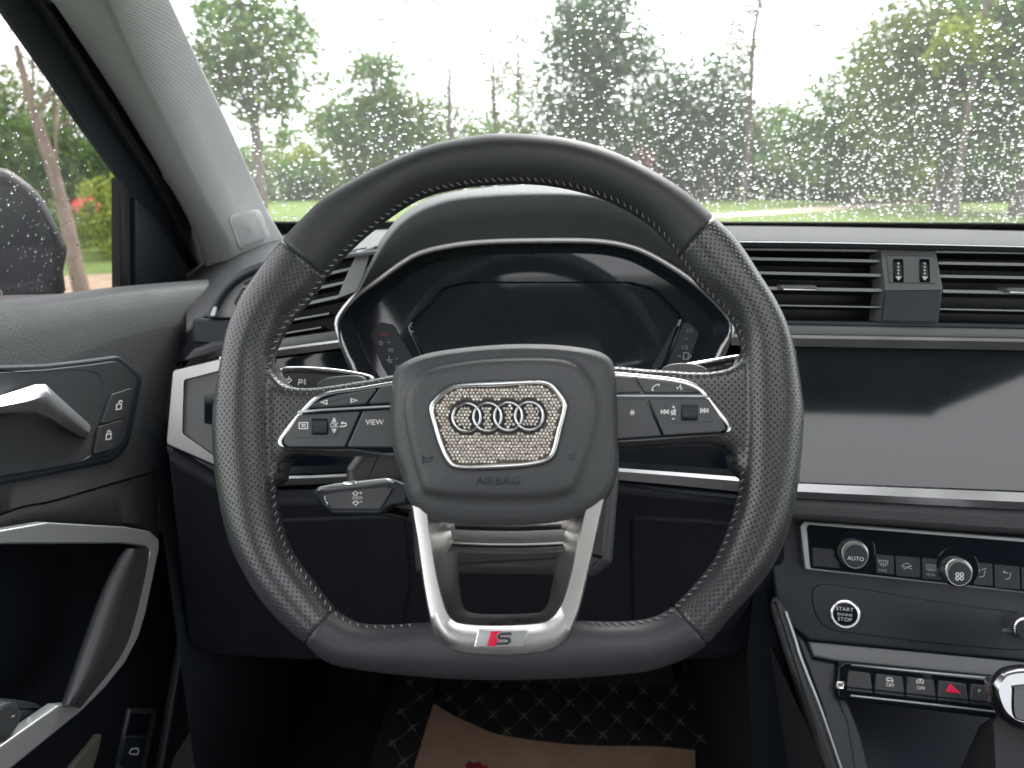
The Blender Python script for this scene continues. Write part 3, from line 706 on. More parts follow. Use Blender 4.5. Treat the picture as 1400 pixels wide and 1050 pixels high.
# lower door: pocket wall, grab handle, silver frame
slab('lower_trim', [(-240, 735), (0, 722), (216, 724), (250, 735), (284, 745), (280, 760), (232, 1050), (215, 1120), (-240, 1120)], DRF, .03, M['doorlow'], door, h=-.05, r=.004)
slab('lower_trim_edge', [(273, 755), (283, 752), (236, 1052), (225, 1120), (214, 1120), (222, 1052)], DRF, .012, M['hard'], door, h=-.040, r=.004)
GHF = Frame((DX + .05, .7, .95), (1, -.25, .10))
slab('grab_frame', rounded([(-160, 745), (0, 725), (64, 714), (171, 720), (205, 726), (218, 738), (218, 750), (200, 836), (190, 870), (172, 905), (144, 940), (112, 972), (14, 1052), (-60, 1112), (-110, 1080), (0, 1020), (80, 964), (104, 962), (130, 940), (165, 893), (185, 836), (205, 752), (198, 747), (168, 743), (7, 744), (-160, 760)], 6), GHF, .012, M['satin'], door, h=.004, r=.0016)
gl_ = [(172, 750), (160, 765), (140, 806), (118, 864), (100, 915), (84, 962)]; gr_ = [(206, 750), (206, 768), (199, 806), (186, 860), (168, 900), (112, 969)]
def gp(t): return [(a[0] * (1 - t) + b[0] * t, a[1] * (1 - t) + b[1] * t) for a, b in zip(gl_, gr_)]
link('grab_pad', rows_mesh([[GHF.px(x, y, h) for x, y in resample(catmull(gp(t), 4, False), 24)] for t, h in ((.1, -.008), (0, -.002), (.06, .008), (.18, .0135), (.32, .016), (.50, .0155), (.58, .0135), (.72, .008), (.88, .005), (.97, .003), (1, -.004), (.95, -.008))], False, False, False, 60), M['button'], door)
slab('mirror_switch_plate', catmull([(-60, 975), (-10, 958), (30, 958), (60, 966), (45, 985), (0, 1020), (-60, 1050)], 5), GHF, .012, M['hard'], door, h=-.012, r=.005)
cyl('mirror_adjust_knob', 8, 986, 21, GHF, -.014, .004, M['button'], door, r=.003)
strokes('mirror_switch_mark', [[(16, 980), (20, 978)], circ(40, 985, 2.2, 10, 3.2) + [(42.2, 985)]], 1.6, GHF, .0047, M['print'], door)
slab('tailgate_switch_frame', [(178, 968), (216, 969), (213, 985), (198, 1058), (160, 1058), (164, 1035)], DRF, .004, M['button'], door, h=-.046, r=.002, corner=4)
slab('tailgate_switch_hollow', [(179, 975), (208, 976), (201, 1006), (172, 1006)], DRF, .003, M['gloss'], door, h=-.0448, r=.0005)
slab('tailgate_switch', [(171, 1009), (201, 1009), (193, 1055), (163, 1046)], DRF, .003, M['darkhard'], door, h=-.0440, r=.001)
strokes('tailgate_symbol', [[(177, 1029), (180, 1024), (186, 1023), (190, 1026), (188, 1031), (179, 1031), (177, 1029)], [(184, 1023), (190, 1023)]], 1.4, DRF, -.0436, M['print'], door)
slab('door_pocket', catmull([(136, 1004), (139, 1010), (128, 1050), (100, 1100), (60, 1100), (98, 1050), (125, 1018)], 4), DRF, .006, mat('sandy_pocket_lining', (.10, .09, .075), .8), door, h=-.043, r=.002)

M['mirrorcase'] = mat('black_mirror_case', (.010, .011, .014), .35, rvary=.05)
mir = thing('door_mirror', 'dark grey door mirror with wet glass outside the side window', 'mirror', at_x(40, 410, -.70))
MF = Frame(at_y(40, 320, .98), (.66, -.80, .0))
mo = [(-120, 235), (-50, 224), (0, 229), (21, 237), (54, 264), (75, 300), (89, 329), (94, 343), (89, 371), (80, 412), (-40, 418), (-120, 410), (-150, 330)]
slab('housing', catmull(mo, 5), MF, .08, M['mirrorcase'], mir, h=0, r=.016, seg=6)
slab('mirror_glass', catmull([(-115, 262), (-40, 250), (0, 254), (30, 268), (56, 296), (72, 330), (74, 368), (66, 398), (-40, 404), (-115, 396)], 5), MF, .003, mat('mirror_glass', (.03, .035, .045), .04, .25), mir, h=.0015, r=.0005)  # dark base colour of the glass stands in for a dark reflection
link('foot', rows_mesh([[at_y(x, y, Y) for x, y in ((-10, 404), (78, 402), (92, 420), (-10, 440))] for Y in (.92, 1.02)], True, True, True, 30), mat('wet_silver_body', (.30, .27, .29), .3), mir)
cs = []
for _ in range(280):
    x, y = random.uniform(-10, 165), random.uniform(20, 405)
    if random.random() < .55: x = 20 + random.gauss(0, 14) + random.choice((0, 58, 72, 35)); y = random.uniform(150, 400)
    if x > 160 or y < 7 + x * 1.42: continue
    p = GLF.px(x, y, -.0046); r = max(.0005, random.lognormvariate(math.log(.0009), .35)); n = -GLF.n
    cs.append((p, -GLF.u, GLF.v, n, r, r * random.uniform(1, 1.4), r * .6))
rd = link('raindrops', drops_mesh(cs), M['water']); tag(rd, 'fine raindrops running down the side window of the door', 'raindrops', kind='stuff')

# ------------------------------------------------------------------ windshield pillar
pil = thing('windshield_pillar', 'light grey woven-cloth windshield pillar between door and windshield', 'pillar', at_y(330, 360, 1.06))
def prow(px, Y0, Y1, n=28):
    P = resample(catmull(px, 4, False), n); return [at_y(x, y, Y0 + (Y1 - Y0) * i / (n - 1)) for i, (x, y) in enumerate(P)]
rR = [(394, 340), (383, 318), (375, 305), (361, 279), (321, 189), (279, 100), (232, 0), (195, -80)]
rC = [(322, 390), (314, 350), (304, 321), (271, 261), (229, 179), (186, 96), (143, 0), (106, -80)]
rC2 = [(x + 7, y - 1) for x, y in rC]; rC0 = [(x - 7, y + 1) for x, y in rC]
rM = [(356, 365), (350, 335), (340, 300), (316, 268), (276, 184), (233, 98), (188, 0), (150, -80)]
rL = [(287, 395), (279, 360), (271, 332), (250, 286), (200, 200), (143, 107), (71, 0), (18, -80)]
rL2 = [(x + 5, y) for x, y in rL]
trim = link('cloth_trim', rows_mesh([prow(rR, 1.19, .74), prow(rR, 1.145, .695), prow([(x - 3, y) for x, y in rR], 1.14, .69), prow(rM, 1.10, .65), prow(rC2, 1.068, .622), prow(rC, 1.066, .62), prow(rC0, 1.068, .622), prow(rL2, 1.086, .636), prow(rL, 1.092, .642), prow(rL, 1.13, .68)], False, False, False, 180), M['pillar'], pil)
from mathutils.bvhtree import BVHTree
pme = trim.data; pbvh = BVHTree.FromPolygons([v.co.copy() for v in pme.vertices], [tuple(p.vertices) for p in pme.polygons])
def on_pillar(x, y, off):
    d = ray(x, y).normalized(); h = pbvh.ray_cast(CAM, d)[0]
    return (h if h else at_y(x, y, 1.08)) - d * off
def tag_sheet(name, out, off, m):
    """a small panel that follows the pillar's curve"""
    c = (sum(p[0] for p in out) / len(out), sum(p[1] for p in out) / len(out))
    rows = [[on_pillar(c[0] + (x - c[0]) * k, c[1] + (y - c[1]) * k, o) for x, y in out] for k, o in ((1.03, -.003), (1.0, off * .5), (.97, off), (.75, off), (.5, off), (.25, off), (.05, off))]
    return link(name, rows_mesh(rows, True, False, True, 40), m, pil)
tag_sheet('airbag_tag', rounded([(311, 295), (355, 286), (372, 328), (328, 343)], 8, 6), .0030, M['pillarp'])
tag_sheet('airbag_tag_panel', rounded([(315, 298), (353, 290), (368, 327), (331, 339)], 7, 6), .0034, M['pillart'])

# ------------------------------------------------------------------ dashboard
dash = thing('dashboard', 'black dashboard with silver trim strips, air vents and screens', 'dashboard', (0.35, .9, .6))
DF = Frame(at_y(1250, 400, .70), tilt(8, 2))           # vents and strips
DL = Frame(at_y(420, 450, .735), tilt(8, -6))          # left end, turning towards the door
DS = Frame(at_y(1250, 570, .69), tilt(13.4, 3))          # centre screen
DB = Frame(at_y(700, 500, .80), tilt(6, 0))
slab('carrier', [(262, 440), (330, 378), (480, 352), (1000, 345), (1800, 362), (1800, 720), (1100, 700), (1000, 690), (380, 690), (300, 655), (240, 612), (238, 505)], DB, .05, M['darkhard'], dash, h=-.01, r=.004)
# top pad: from the vent edge back to the foot of the windshield
xs_ = [(940, 0), (1000, 0), (1100, .9), (1200, 2.6), (1300, 4.6), (1400, 7), (1600, 12), (1850, 18)]
def drow(y0, Y): return [at_y(x, y0 + d, Y) for x, d in xs_]
def hrow(px, z0, Y): return [at_y(px_, 300, Y).xy.to_3d() + Vector((0, 0, z0)) for px_, _ in xs_]
link('top_pad', rows_mesh([drow(337, .695), drow(334, .692), drow(330, .694), drow(328, .70), drow(321, .80), drow(313, 1.0), drow(309, 1.20), drow(309, 1.26)], False, False, False, 180), M['toppad'], dash)
link('top_pad_lip', rows_mesh([drow(340, .715), drow(336.5, .688), drow(331, .687), drow(329.6, .694)], False, False, False, 50), M['hard'], dash)
xl_ = [(255, 118), (300, 78), (330, 55), (360, 40), (400, 28), (440, 20), (480, 14), (520, 9), (580, 4), (640, 0)]
def lrow(dy, Y, k=1.0): return [at_y(x, 333 + d * k + dy, Y) for x, d in xl_]
link('driver_side_pad', rows_mesh([lrow(5, .735), lrow(1, .735), lrow(-2, .75), lrow(-4, .80, .95), lrow(-14, 1.0, .6), lrow(-22, 1.2, .3)], False, False, False, 180), M['soft'], dash)
# centre vents
slab('vent_well', [(985, 336), (1800, 350), (1800, 455), (1040, 442), (1000, 440)], DF, .01, M['darkhard'], dash, h=-.045, r=.001)
def slat(x0, y0, x1, y1, th, fr, m=None, dep=.035, h=0.0, drop=1.0):
    """a vent blade: a thin silver-toned front edge, running back into the well"""
    V = []
    for x, y in ((x0, y0), (x1, y1)):
        V += [fr.px(x, y - th / 2, h), fr.px(x, y + th / 2, h), fr.px(x, y + th / 2, h) - fr.n * dep - Vector((0, 0, .004 * drop)), fr.px(x, y - th / 2, h) - fr.n * dep - Vector((0, 0, .004 * drop))]
    FF = [(0, 1, 5, 4), (1, 2, 6, 5), (2, 3, 7, 6), (3, 0, 4, 7), (0, 3, 2, 1), (4, 5, 6, 7)]
    o = link('vent_slat', mesh_from(V, FF, 0), m or M['slat'], dash)
    E = []
    for x, y in ((x0, y0), (x1, y1)):
        q = [fr.px(x, y - th / 2 + .4, h + .0009), fr.px(x, y + th / 2 - .4, h + .0009)]; E += q + [q[1] - fr.n * .0008, q[0] - fr.n * .0008]
    link('slat_edge', mesh_from(E, FF, 0), M['slatedge'], o); return o
for (a, b, c, d, th) in ((990, 353, 1206, 357, 4.5), (990, 372, 1207, 376.5, 4.5), (1000, 393, 1211, 397, 5), (1010, 416.5, 1206, 420, 2.5), (990, 340, 1800, 351, 4),
                         (1283, 359.5, 1800, 369, 4.5), (1285, 377.5, 1800, 387, 4.5), (1289, 398, 1800, 408, 5), (1284, 422.5, 1800, 433, 2.5)):
    slat(a, b, c, d, th, DF, h=-.002)
slab('vent_bottom_lip', [(1000, 437), (1205, 440), (1284, 441), (1800, 451), (1800, 456), (1000, 443)], DF, .05, M['hard'], dash, h=0, r=.001)
slab('vent_divider', [(1204, 341), (1280, 343), (1289, 393), (1283, 442), (1205, 440), (1210, 395)], DF, .03, M['grey'], dash, h=.004, r=.001)
slab('vent_divider_face', [(1212, 348), (1276, 350), (1281, 388), (1216, 387)], DF, .003, M['grey'], dash, h=.0055, r=.001, corner=3)
slab('vent_divider_skirt', [(1211, 397), (1288, 396), (1283, 441), (1206, 439)], DF, .003, M['hard'], dash, h=.0058, r=.001, corner=1)
for x in (1228.5, 1264.5):
    slab('thumbwheel_slot', [(x - 8, 354), (x + 7, 354), (x + 8, 386), (x - 7, 386)], DF, .002, M['gloss'], dash, h=.0062, r=.0005, corner=3)
    tw = slab('thumbwheel', [(x - 5.5, 357), (x + 4.5, 357), (x + 6, 383), (x - 5, 383)], DF, .004, M['darkhard'], dash, h=.0085, r=.002, corner=3)
    strokes('thumbwheel_marks', [[(x - .5, 359 + k * 4.6), (x, 361.5 + k * 4.6)] for k in range(5)] + [[(x - 2, 379), (x + 2.4, 379), (x, 382), (x - 2, 379)]], 2.2, DF, .0089, M['print'], dash)
for (a, b) in ((1067, 389), (1377, 393)):
    slab('vent_slider', [(a, b), (a + 50, b + .6), (a + 50.5, b + 7.5), (a + .5, b + 7)], DF, .016, M['grey'], dash, h=.006, r=.0015, corner=2)
    slab('vent_slider_edge', [(a + 4, b + 5.5), (a + 49, b + 6), (a + 49, b + 8.5), (a + 4, b + 8)], DF, .01, M['chrome'], dash, h=.0072, r=.0006)
def facet_strip(name, top, bot, fr, h, parent, label=None, m=None, k=.28):
    """a silver strip with a narrow upper bevel that catches the light and a face that leans down"""
    T = resample(top, 24); B = resample(bot, 24); mid = [(a[0] * (1 - k) + b[0] * k, a[1] * (1 - k) + b[1] * k) for a, b in zip(T, B)]
    sc = (fr.px(*B[0]) - fr.px(*T[0])).length
    rows = [[fr.px(*p, hh) for p in q] for q, hh in ((T, h - .012), (T, h - .0016), (mid, h), (B, h - sc * .26), (B, h - .012))]
    return link(name, rows_mesh(rows, False, False, False, 12), m or M['alu'], parent, label)
# strips under the vents
def band(name, top, bot, fr, t, m, h, r=.001, label=None): return slab(name, top + list(reversed(bot)), fr, t, m, dash, h=h, r=r, label=label)
band('soft_strip', [(1000, 443), (1400, 450), (1800, 458)], [(1000, 457), (1400, 463), (1800, 470)], DF, .02, M['grey'], .002, .003)
facet_strip('silver_strip', [(1000, 456.5), (1400, 463), (1800, 470)], [(1000, 472), (1400, 479), (1800, 487)], DF, .0075, dash, 'brushed silver strip above the centre screen')
# centre screen and the silver strip under it
slab('centre_screen', [(1030, 473), (1087, 473.5), (1400, 479.5), (1800, 487), (1800, 692), (1400, 674), (1089, 661), (1030, 659)], DS, .012, M['screen'], dash, h=0, r=.001, label='large switched-off centre touch screen in gloss black glass')
slab('screen_edge', [(1086, 474), (1090, 474), (1093, 661), (1088, 661)], DS, .002, M['gloss'], dash, h=.0005, r=.0003)
facet_strip('lower_silver_strip', [(1030, 659), (1089, 661), (1400, 673.5), (1800, 692)], [(1030, 678), (1089, 681), (1400, 697), (1800, 718)], DS, .007, dash, 'bright silver strip under the centre screen', k=.55)
band('lower_pad', [(1020, 678), (1089, 681.5), (1400, 698), (1800, 719)], [(1020, 708), (1089, 712), (1400, 733), (1800, 762)], DS, .03, M['soft'], .004, .007)
# strips seen through the wheel
facet_strip('knee_silver_strip', [(845, 640), (930, 646), (1060, 656)], [(845, 656), (930, 664), (1060, 677)], DF, -.009, dash)
band('knee_lip', [(845, 660), (930, 669), (1060, 681)], [(845, 668), (930, 677), (1060, 690)], DF, .03, M['hard'], -.014, .004)
band('decor_panel', [(845, 520), (1075, 476), (1075, 658)], [(845, 641), (1000, 652), (1060, 656)], DF, .01, M['gloss'], -.02, .001)
facet_strip('driver_silver_strip', [(340, 653), (377, 651), (430, 650), (580, 642)], [(340, 666), (377, 664), (430, 662), (580, 656)], DL, .001, dash, 'silver strip running behind the steering wheel')
band('driver_lip', [(340, 676), (400, 675), (430, 673), (600, 666)], [(340, 686), (400, 686), (430, 685), (600, 680)], DL, .03, M['hard'], -.004, .004)
band('driver_decor_panel', [(290, 500), (470, 478), (600, 478)], [(290, 652), (430, 651), (600, 641)], DL, .01, M['gloss'], -.014, .001)
# left vent and its strips
slab('vent_well', [(300, 440), (330, 400), (370, 372), (420, 352), (500, 338), (500, 455), (300, 478)], DL, .01, M['darkhard'], dash, h=-.04, r=.001)
for (a, b, c, d, th) in ((400, 366, 485, 343, 5), (380, 390, 480, 367, 4.5), (370, 408, 473, 385.5, 4.5), (360, 428, 463, 405.5, 5), (350, 446, 450, 428.5, 3), (340, 464, 439, 447.5, 2.5)):
    slat(a, b, c, d, th, DL)
slab('vent_post', [(465, 350), (487, 345), (513, 336), (505, 352), (490, 398), (461, 408), (470, 385), (486, 350)], DL, .03, M['lightgrey'], dash, h=.005, r=.001)
slab('vent_end_cap', rounded([(285, 434), (296, 412), (312, 388), (335, 371), (362, 360), (380, 358), (372, 382), (355, 415), (345, 436)], 5), DL, .03, M['lightgrey'], dash, h=.000, r=.002)
tube('vent_end_arch', [DL.px(x, y, .004) for x, y in catmull([(288, 434), (300, 408), (316, 388), (338, 373), (366, 362), (400, 352)], 5, False)], .0045, M['hard'], dash, 10)
slab('vent_end_tip', [(287, 430), (292, 419), (297, 419), (295, 432), (288, 434)], DL, .006, M['satin'], dash, h=.009, r=.001, corner=2)
slab('thumbwheel', [(319, 414), (330, 394), (341, 394), (331, 420), (323, 421)], DL, .006, M['darkhard'], dash, h=.006, r=.002, corner=3)
strokes('thumbwheel_marks', [[(325 + k * 2.6, 416 - k * 5.2), (326.4 + k * 2.6, 413.6 - k * 5.2)] for k in range(4)], 2, DL, .0064, M['print'], dash)
slab('vent_lower_case', [(262, 434), (286, 436), (345, 437), (370, 470), (330, 474), (262, 470)], DL, .05, M['darkhard'], dash, h=.001, r=.003, corner=4)
slab('soft_strip', [(300, 478), (383, 463), (480, 450), (480, 463), (383, 475), (300, 488)], DL, .02, M['grey'], dash, h=.002, r=.003)
facet_strip('silver_strip', [(300, 488), (383, 475), (480, 462.5)], [(300, 500), (383, 487), (480, 474)], DL, .0075, dash)
slab('side_pad', [(240, 505), (262, 478), (290, 466), (330, 462), (330, 484), (302, 489), (245, 502)], DL, .03, M['soft'], dash, h=.004, r=.005, corner=5)
# light switch panel in its silver hexagon
hexo = rounded([(236, 506), (302, 490), (360, 482), (360, 640), (322, 645), (294, 636), (227, 607)], 5)
hexi = rounded([(252, 520), (302, 507), (352, 500), (352, 622), (318, 632), (292, 622), (250, 592)], 3)
loft('switch_frame', [(hexo, -.02), (hexo, .004), ([(x * .985 + 300 * .015, y * .985 + 565 * .015) for x, y in hexo], .007), ([(x * 1.02 - 300 * .02, y * 1.02 - 565 * .02) for x, y in hexi], .007), (hexi, .001)], DL, M['hexsilver'], dash, n=120, cap1=False, smooth=30, center=(300, 565), label='silver hexagonal frame of the light switch panel')
slab('switch_plate', hexi, DL, .004, M['grey'], dash, h=.002, r=.0005)
slab('light_switch', [(279, 541), (300, 538), (300, 582), (279, 579)], DL, .003, M['gloss'], dash, h=.0042, r=.0008, corner=3)
slab('switch_lower_edge', [(226, 608), (294, 637), (330, 648), (330, 662), (290, 652), (227, 622)], DL, .03, M['hard'], dash, h=0, r=.003)
# instrument cluster: visor, silver bezel, glass
KF = Frame(at_y(731, 420, .705), tilt(14, 0))
bez = [(508, 575), (483, 503), (474, 485), (461, 448), (465, 430), (486, 405), (515, 384), (550, 359), (577, 345), (623, 335), (669, 330.5), (731, 329), (811, 329.5), (857, 336), (891, 349), (937, 377), (971, 405), (994, 430), (1001, 444), (997, 462), (983, 485), (950, 575)]
lip = [(490, 520), (476, 500), (468, 480), (462, 452), (470, 424), (492, 396), (507, 366), (530, 327), (556, 300), (592, 281), (640, 270), (731, 265), (800, 267), (850, 280), (895, 305), (935, 345), (965, 385), (990, 420), (1000, 440), (1000, 462), (990, 490), (970, 520)]
rear = [(490, 520), (470, 480), (465, 470), (470, 440), (480, 410), (489, 390), (498, 370), (521, 327), (550, 293), (588, 271), (640, 259), (731, 252), (800, 258), (860, 275), (905, 305), (940, 345), (965, 380), (988, 415), (995, 438), (995, 460), (985, 488), (965, 520)]
def krow(px, h, n=90, open_=True): return [KF.px(x, y, h) for x, y in resample(catmull(px, 5, False), n)]
mixr = lambda A, B, t: [(a[0] * (1 - t) + b[0] * t, a[1] * (1 - t) + b[1] * t) for a, b in zip(A, B)]
link('cluster_visor', rows_mesh([krow(mixr(bez, lip, .05), .000), krow(mixr(bez, lip, .5), .010), krow(mixr(bez, lip, .94), .018), krow(lip, .017), krow(mixr(lip, rear, .3), .010), krow(mixr(lip, rear, .7), -.02), krow(rear, -.08), krow([(x, y + 4) for x, y in rear], -.16)], False, False, False, 180), M['soft'], dash)
tube('cluster_bezel', krow(bez, .003, 110), .0026, M['silverline'], dash, 10, label='slim silver surround of the instrument cluster')
cb_ = (731, 440)
sc_ = lambda k, pts: [(cb_[0] + (x - cb_[0]) * k, cb_[1] + (y - cb_[1]) * k) for x, y in pts]
link('cluster_funnel', rows_mesh([krow(bez, .0), krow(sc_(.97, bez), -.012), krow(sc_(.90, bez), -.035)], False, False, False, 180), M['darkhard'], dash)
slab('instrument_display', catmull(sc_(.93, bez), 4, True), KF, .008, M['screen'], dash, h=-.030, r=.001, label='switched-off glossy instrument display behind the wheel')
KD = -.0296
for side in (0, 1):
    mx = (lambda x: x) if not side else (lambda x: 1462 - x)
    slab('gauge_pod', rounded([(mx(505), 455), (mx(520), 440), (mx(538), 444), (mx(570), 500), (mx(575), 530), (mx(540), 530), (mx(522), 500)], 8), KF, .002, M['darkhard'], dash, h=KD + .001, r=.0005)
do_ = rounded([(556, 446), (606, 392), (640, 385), (862, 385), (896, 394), (936, 436), (908, 508), (586, 512)], 8)
dsc = lambda k: [(738 + (x - 738) * k, 448 + (y - 448) * k) for x, y in do_]
loft('display_frame', [(do_, KD - .001), (do_, KD + .0016), (dsc(.985), KD + .0022), (dsc(.965), KD + .0012), (dsc(.96), KD - .0005)], KF, M['gloss'], dash, n=120, cap1=False, smooth=30, center=(738, 448))
gp_ = strokes('gauge_print', [circ(520.5, 469, 2.2, 8) + [(522.7, 469)], [(530, 468), (533, 468)], [(531, 495), (536, 495)], [(532, 486), (532, 493)], [(528, 491), (530, 493), (532, 491), (534, 493), (537, 491)], [(541.5, 490), (544, 490)],
                        [(937, 463), (939.5, 463)], [(927, 487), (931, 487)], [(935, 482), (941, 482), (941, 491), (934, 491), (935, 482)], [(942, 484), (945, 487), (942, 490)]], 1.3, KF, KD + .0014, M['print_dim'], dash)
gp_['kind'] = 'stuff'
strokes('gauge_red_mark', [[(519, 457), (530, 457)]], 3, KF, KD + .0014, M['amber'], dash)
for tx, x, y in (('90', 534, 479), ('80', 544, 502), ('1/1', 943, 452), ('1/2', 936, 475)): text(tx, x, y, 5.5, KF, KD + .0014, M['print_dim'], dash, name='gauge_lettering')
# knee panel and footwell side panels
KN = Frame(at_y(700, 760, .70), tilt(-8, 0))
slab('knee_panel', [(228, 625), (300, 664), (340, 685), (600, 680), (850, 668), (1070, 690), (1080, 860), (1000, 905), (420, 905), (300, 900), (255, 880)], KN, .02, M['knee'], dash, h=0, r=.006)
slab('knee_lid', [(330, 712), (552, 705), (560, 800), (548, 872), (400, 874), (352, 820)], KN, .004, M['knee'], dash, h=.0035, r=.003, corner=14)
slab('knee_lid', [(862, 706), (1040, 716), (1048, 800), (1000, 868), (866, 870)], KN, .004, M['knee'], dash, h=.0035, r=.003, corner=14)

# ------------------------------------------------------------------ centre stack and console
con = thing('centre_console', 'black centre console with climate panel, start button and switch row', 'console', (.38, .6, .4))
CF = Frame(at_y(1250, 765, .675), tilt(24, 9))
S2 = Frame(at_y(1250, 840, .665), tilt(18, 9))
slab('climate_frame', [(1093, 719), (1099, 712), (1400, 735), (1800, 768), (1800, 848), (1400, 811), (1101, 779)], CF, .012, M['satin'], con, h=.001, r=.0015, corner=4)
slab('climate_panel', [(1103, 722), (1106, 717.5), (1400, 741), (1800, 774), (1800, 846), (1400, 809), (1108, 777)], CF, .003, M['gloss'], con, h=.0022, r=.0005, corner=3)
for (x0, x1, yt, yb) in ((1110, 1148, 748, 776), (1197, 1223, 757, 785), (1224, 1259, 759, 789), (1260, 1292, 762, 793), (1330, 1358, 768, 801), (1359, 1395, 771, 805), (1396, 1440, 775, 808)):
    dy = (x1 - x0) * .1
    slab('climate_button', [(x0, yt), (x1 - 1, yt + dy * .9), (x1, yb + dy * .4), (x0 + 1, yb - dy * .4)], CF, .003, M['darkhard'], con, h=.0036, r=.0008, corner=1.5)
for kx, ky, lab in ((1170, 760, 'a'), (1312, 784, 'f')):
    cyl('knob_collar', kx - 2.5, ky - 9, 29, CF, .002, .0040, M['gloss'], con, r=.0006)
    kn = cyl('climate_knob', kx - 1, ky - 3.5, 20.5, CF, .003, .014, M['chrome'], con, r=.0015, ridges=36, rpx1=19)
    cyl('knob_face', kx, ky, 16, CF, .013, .0162, M['darkhard'], con, r=.0006)
    strokes('knob_ring', [circ(kx, ky, 16.6, 40) + [(kx + 16.6, ky)]], 1.4, CF, .0163, M['chrome'], con)
text('AUTO', 1170, 764, 5.6, CF, .0167, M['print'], con)
strokes('fan_symbol', [circ(1312 + 3 * a, 788 + 3 * b, 2.3, 8) + [(1312 + 3 * a + 2.3, 788 + 3 * b)] for a, b in ((1, .9), (-1, .9), (1, -.9), (-1, -.9))], 1.3, CF, .0167, M['print'], con)
HB = .0039
strokes('climate_symbols', [[(1201, 766), (1214, 767), (1212, 773), (1204, 772), (1201, 766)], [(1205, 768), (1205, 774)], [(1208, 768), (1208, 775)], [(1211, 769), (1211, 774)],
                            [(1233, 774), (1236, 771), (1241, 770), (1246, 774), (1243, 775), (1235, 775), (1233, 774)], [(1235, 778), (1241, 776), (1247, 778)],
                            [(1267, 772), (1279, 773), (1279, 780), (1267, 779), (1267, 772)], [(1270, 774), (1270, 781)], [(1273, 774), (1273, 781)], [(1276, 775), (1276, 781)],
                            [(1342, 779), (1348, 777)], [(1339, 789), (1345, 788), (1347, 780)], [(1373, 782), (1379, 784)], [(1374, 792), (1380, 791), (1382, 783)]], 1.2, CF, HB, M['print_dim'], con)
fills('climate_dots', [circ(1338, 780, 1.8, 10), circ(1373, 782, 1.8, 10)], CF, HB, M['print_dim'], con)
text('MAX', 1207, 780, 3.6, CF, HB, M['print_dim'], con); text('REAR', 1273, 786, 3.6, CF, HB, M['print_dim'], con)
slab('stack_panel', [(1046, 690), (1100, 700), (1400, 730), (1800, 768), (1800, 955), (1400, 905), (1107, 878), (1082, 858), (1060, 815)], S2, .03, M['hard'], con, h=-.006, r=.003)
slab('start_button_bowl', catmull([(1118, 800), (1180, 806), (1300, 826), (1430, 846), (1430, 888), (1300, 882), (1180, 868), (1130, 858), (1112, 830)], 4), S2, .003, M['hard'], con, h=-.0045, r=.0012)
cyl('start_button_ring', 1156, 840, 21, S2, -.005, -.001, M['chrome'], con, r=.001)
cyl('start_button', 1156, 840, 17, S2, -.003, .0002, M['gloss'], con, r=.0006, label='round START ENGINE STOP button with silver ring')
for tx, y, hh in (('START', 833, 5.2), ('ENGINE', 840.5, 3.7), ('STOP', 847, 5.2)): text(tx, 1155, y, hh, S2, .0005, M['print'], con, sx=1.12, name='start_lettering', off=.003)
cyl('volume_knob', 1404, 860, 20, S2, -.006, .008, M['chrome'], con, r=.0015, ridges=32, rpx1=18.5)
cyl('volume_knob_face', 1405, 862, 15.5, S2, .007, .0095, M['darkhard'], con, r=.0006)
strokes('track_symbol', [[(1371, 859), (1371, 864)], [(1375, 859), (1372, 861.5), (1375, 864), (1375, 859)], [(1379, 859), (1376, 861.5), (1379, 864), (1379, 859)]], 1, S2, -.0042, M['print_dim'], con)
# ledge below it, the switch row, the open tray
S3 = Frame(at_y(1250, 900, .645), tilt(40, 9)); S4 = Frame(at_y(1250, 935, .625), tilt(30, 9))
slab('ledge', [(1105, 877), (1400, 905), (1800, 948), (1800, 990), (1400, 934), (1150, 905), (1112, 897)], S3, .02, M['grey'], con, h=0, r=.002)
slab('ledge_side', [(1086, 862), (1104, 880), (1112, 900), (1150, 907), (1145, 950), (1160, 985), (1172, 1060), (1150, 1060), (1120, 960), (1092, 884)], S3, .03, M['hard'], con, h=-.003, r=.003)
slab('switch_row_case', [(1146, 910), (1155, 904), (1400, 928), (1480, 936), (1480, 1000), (1348, 981), (1146, 956), (1143, 940)], S4, .05, M['gloss'], con, h=.004, r=.002, corner=5)
slab('switch_row_brow', [(1163, 908), (1400, 930), (1480, 938), (1480, 944), (1400, 936), (1165, 911)], S4, .004, M['satin'], con, h=.0062, r=.0012)
slab('switch_row_tip', [(1144, 931), (1155, 932), (1154, 943), (1143, 942)], S4, .006, M['chrome'], con, h=.0062, r=.001)
swx = [(1158, 1193), (1196, 1237), (1239, 1280), (1282, 1324), (1326, 1370)]
for x0, x1 in swx:
    yt = lambda x: 917 + (x - 1160) * .108
    yb = lambda x: 940 + (x - 1160) * .108
    sb_ = slab('row_switch', [(x0 + 2, yt(x0)), (x1 - 3, yt(x1)), (x1, yb(x1)), (x0, yb(x0))], S4, .006, M['button'], con, h=.0075, r=.0012, corner=2)
    slab('row_switch_foot', [(x0, yb(x0) + .3), (x1, yb(x1) + .3), (x1, yb(x1) + 5), (x0, yb(x0) + 5)], S4, .005, M['hard'], con, h=.0065, r=.001)
H4 = .0078
for x, y in ((1217, 937), (1259, 941)): text('OFF', x, y, 4.6, S4, H4, M['print'], con, name='switch_lettering', off=.01)
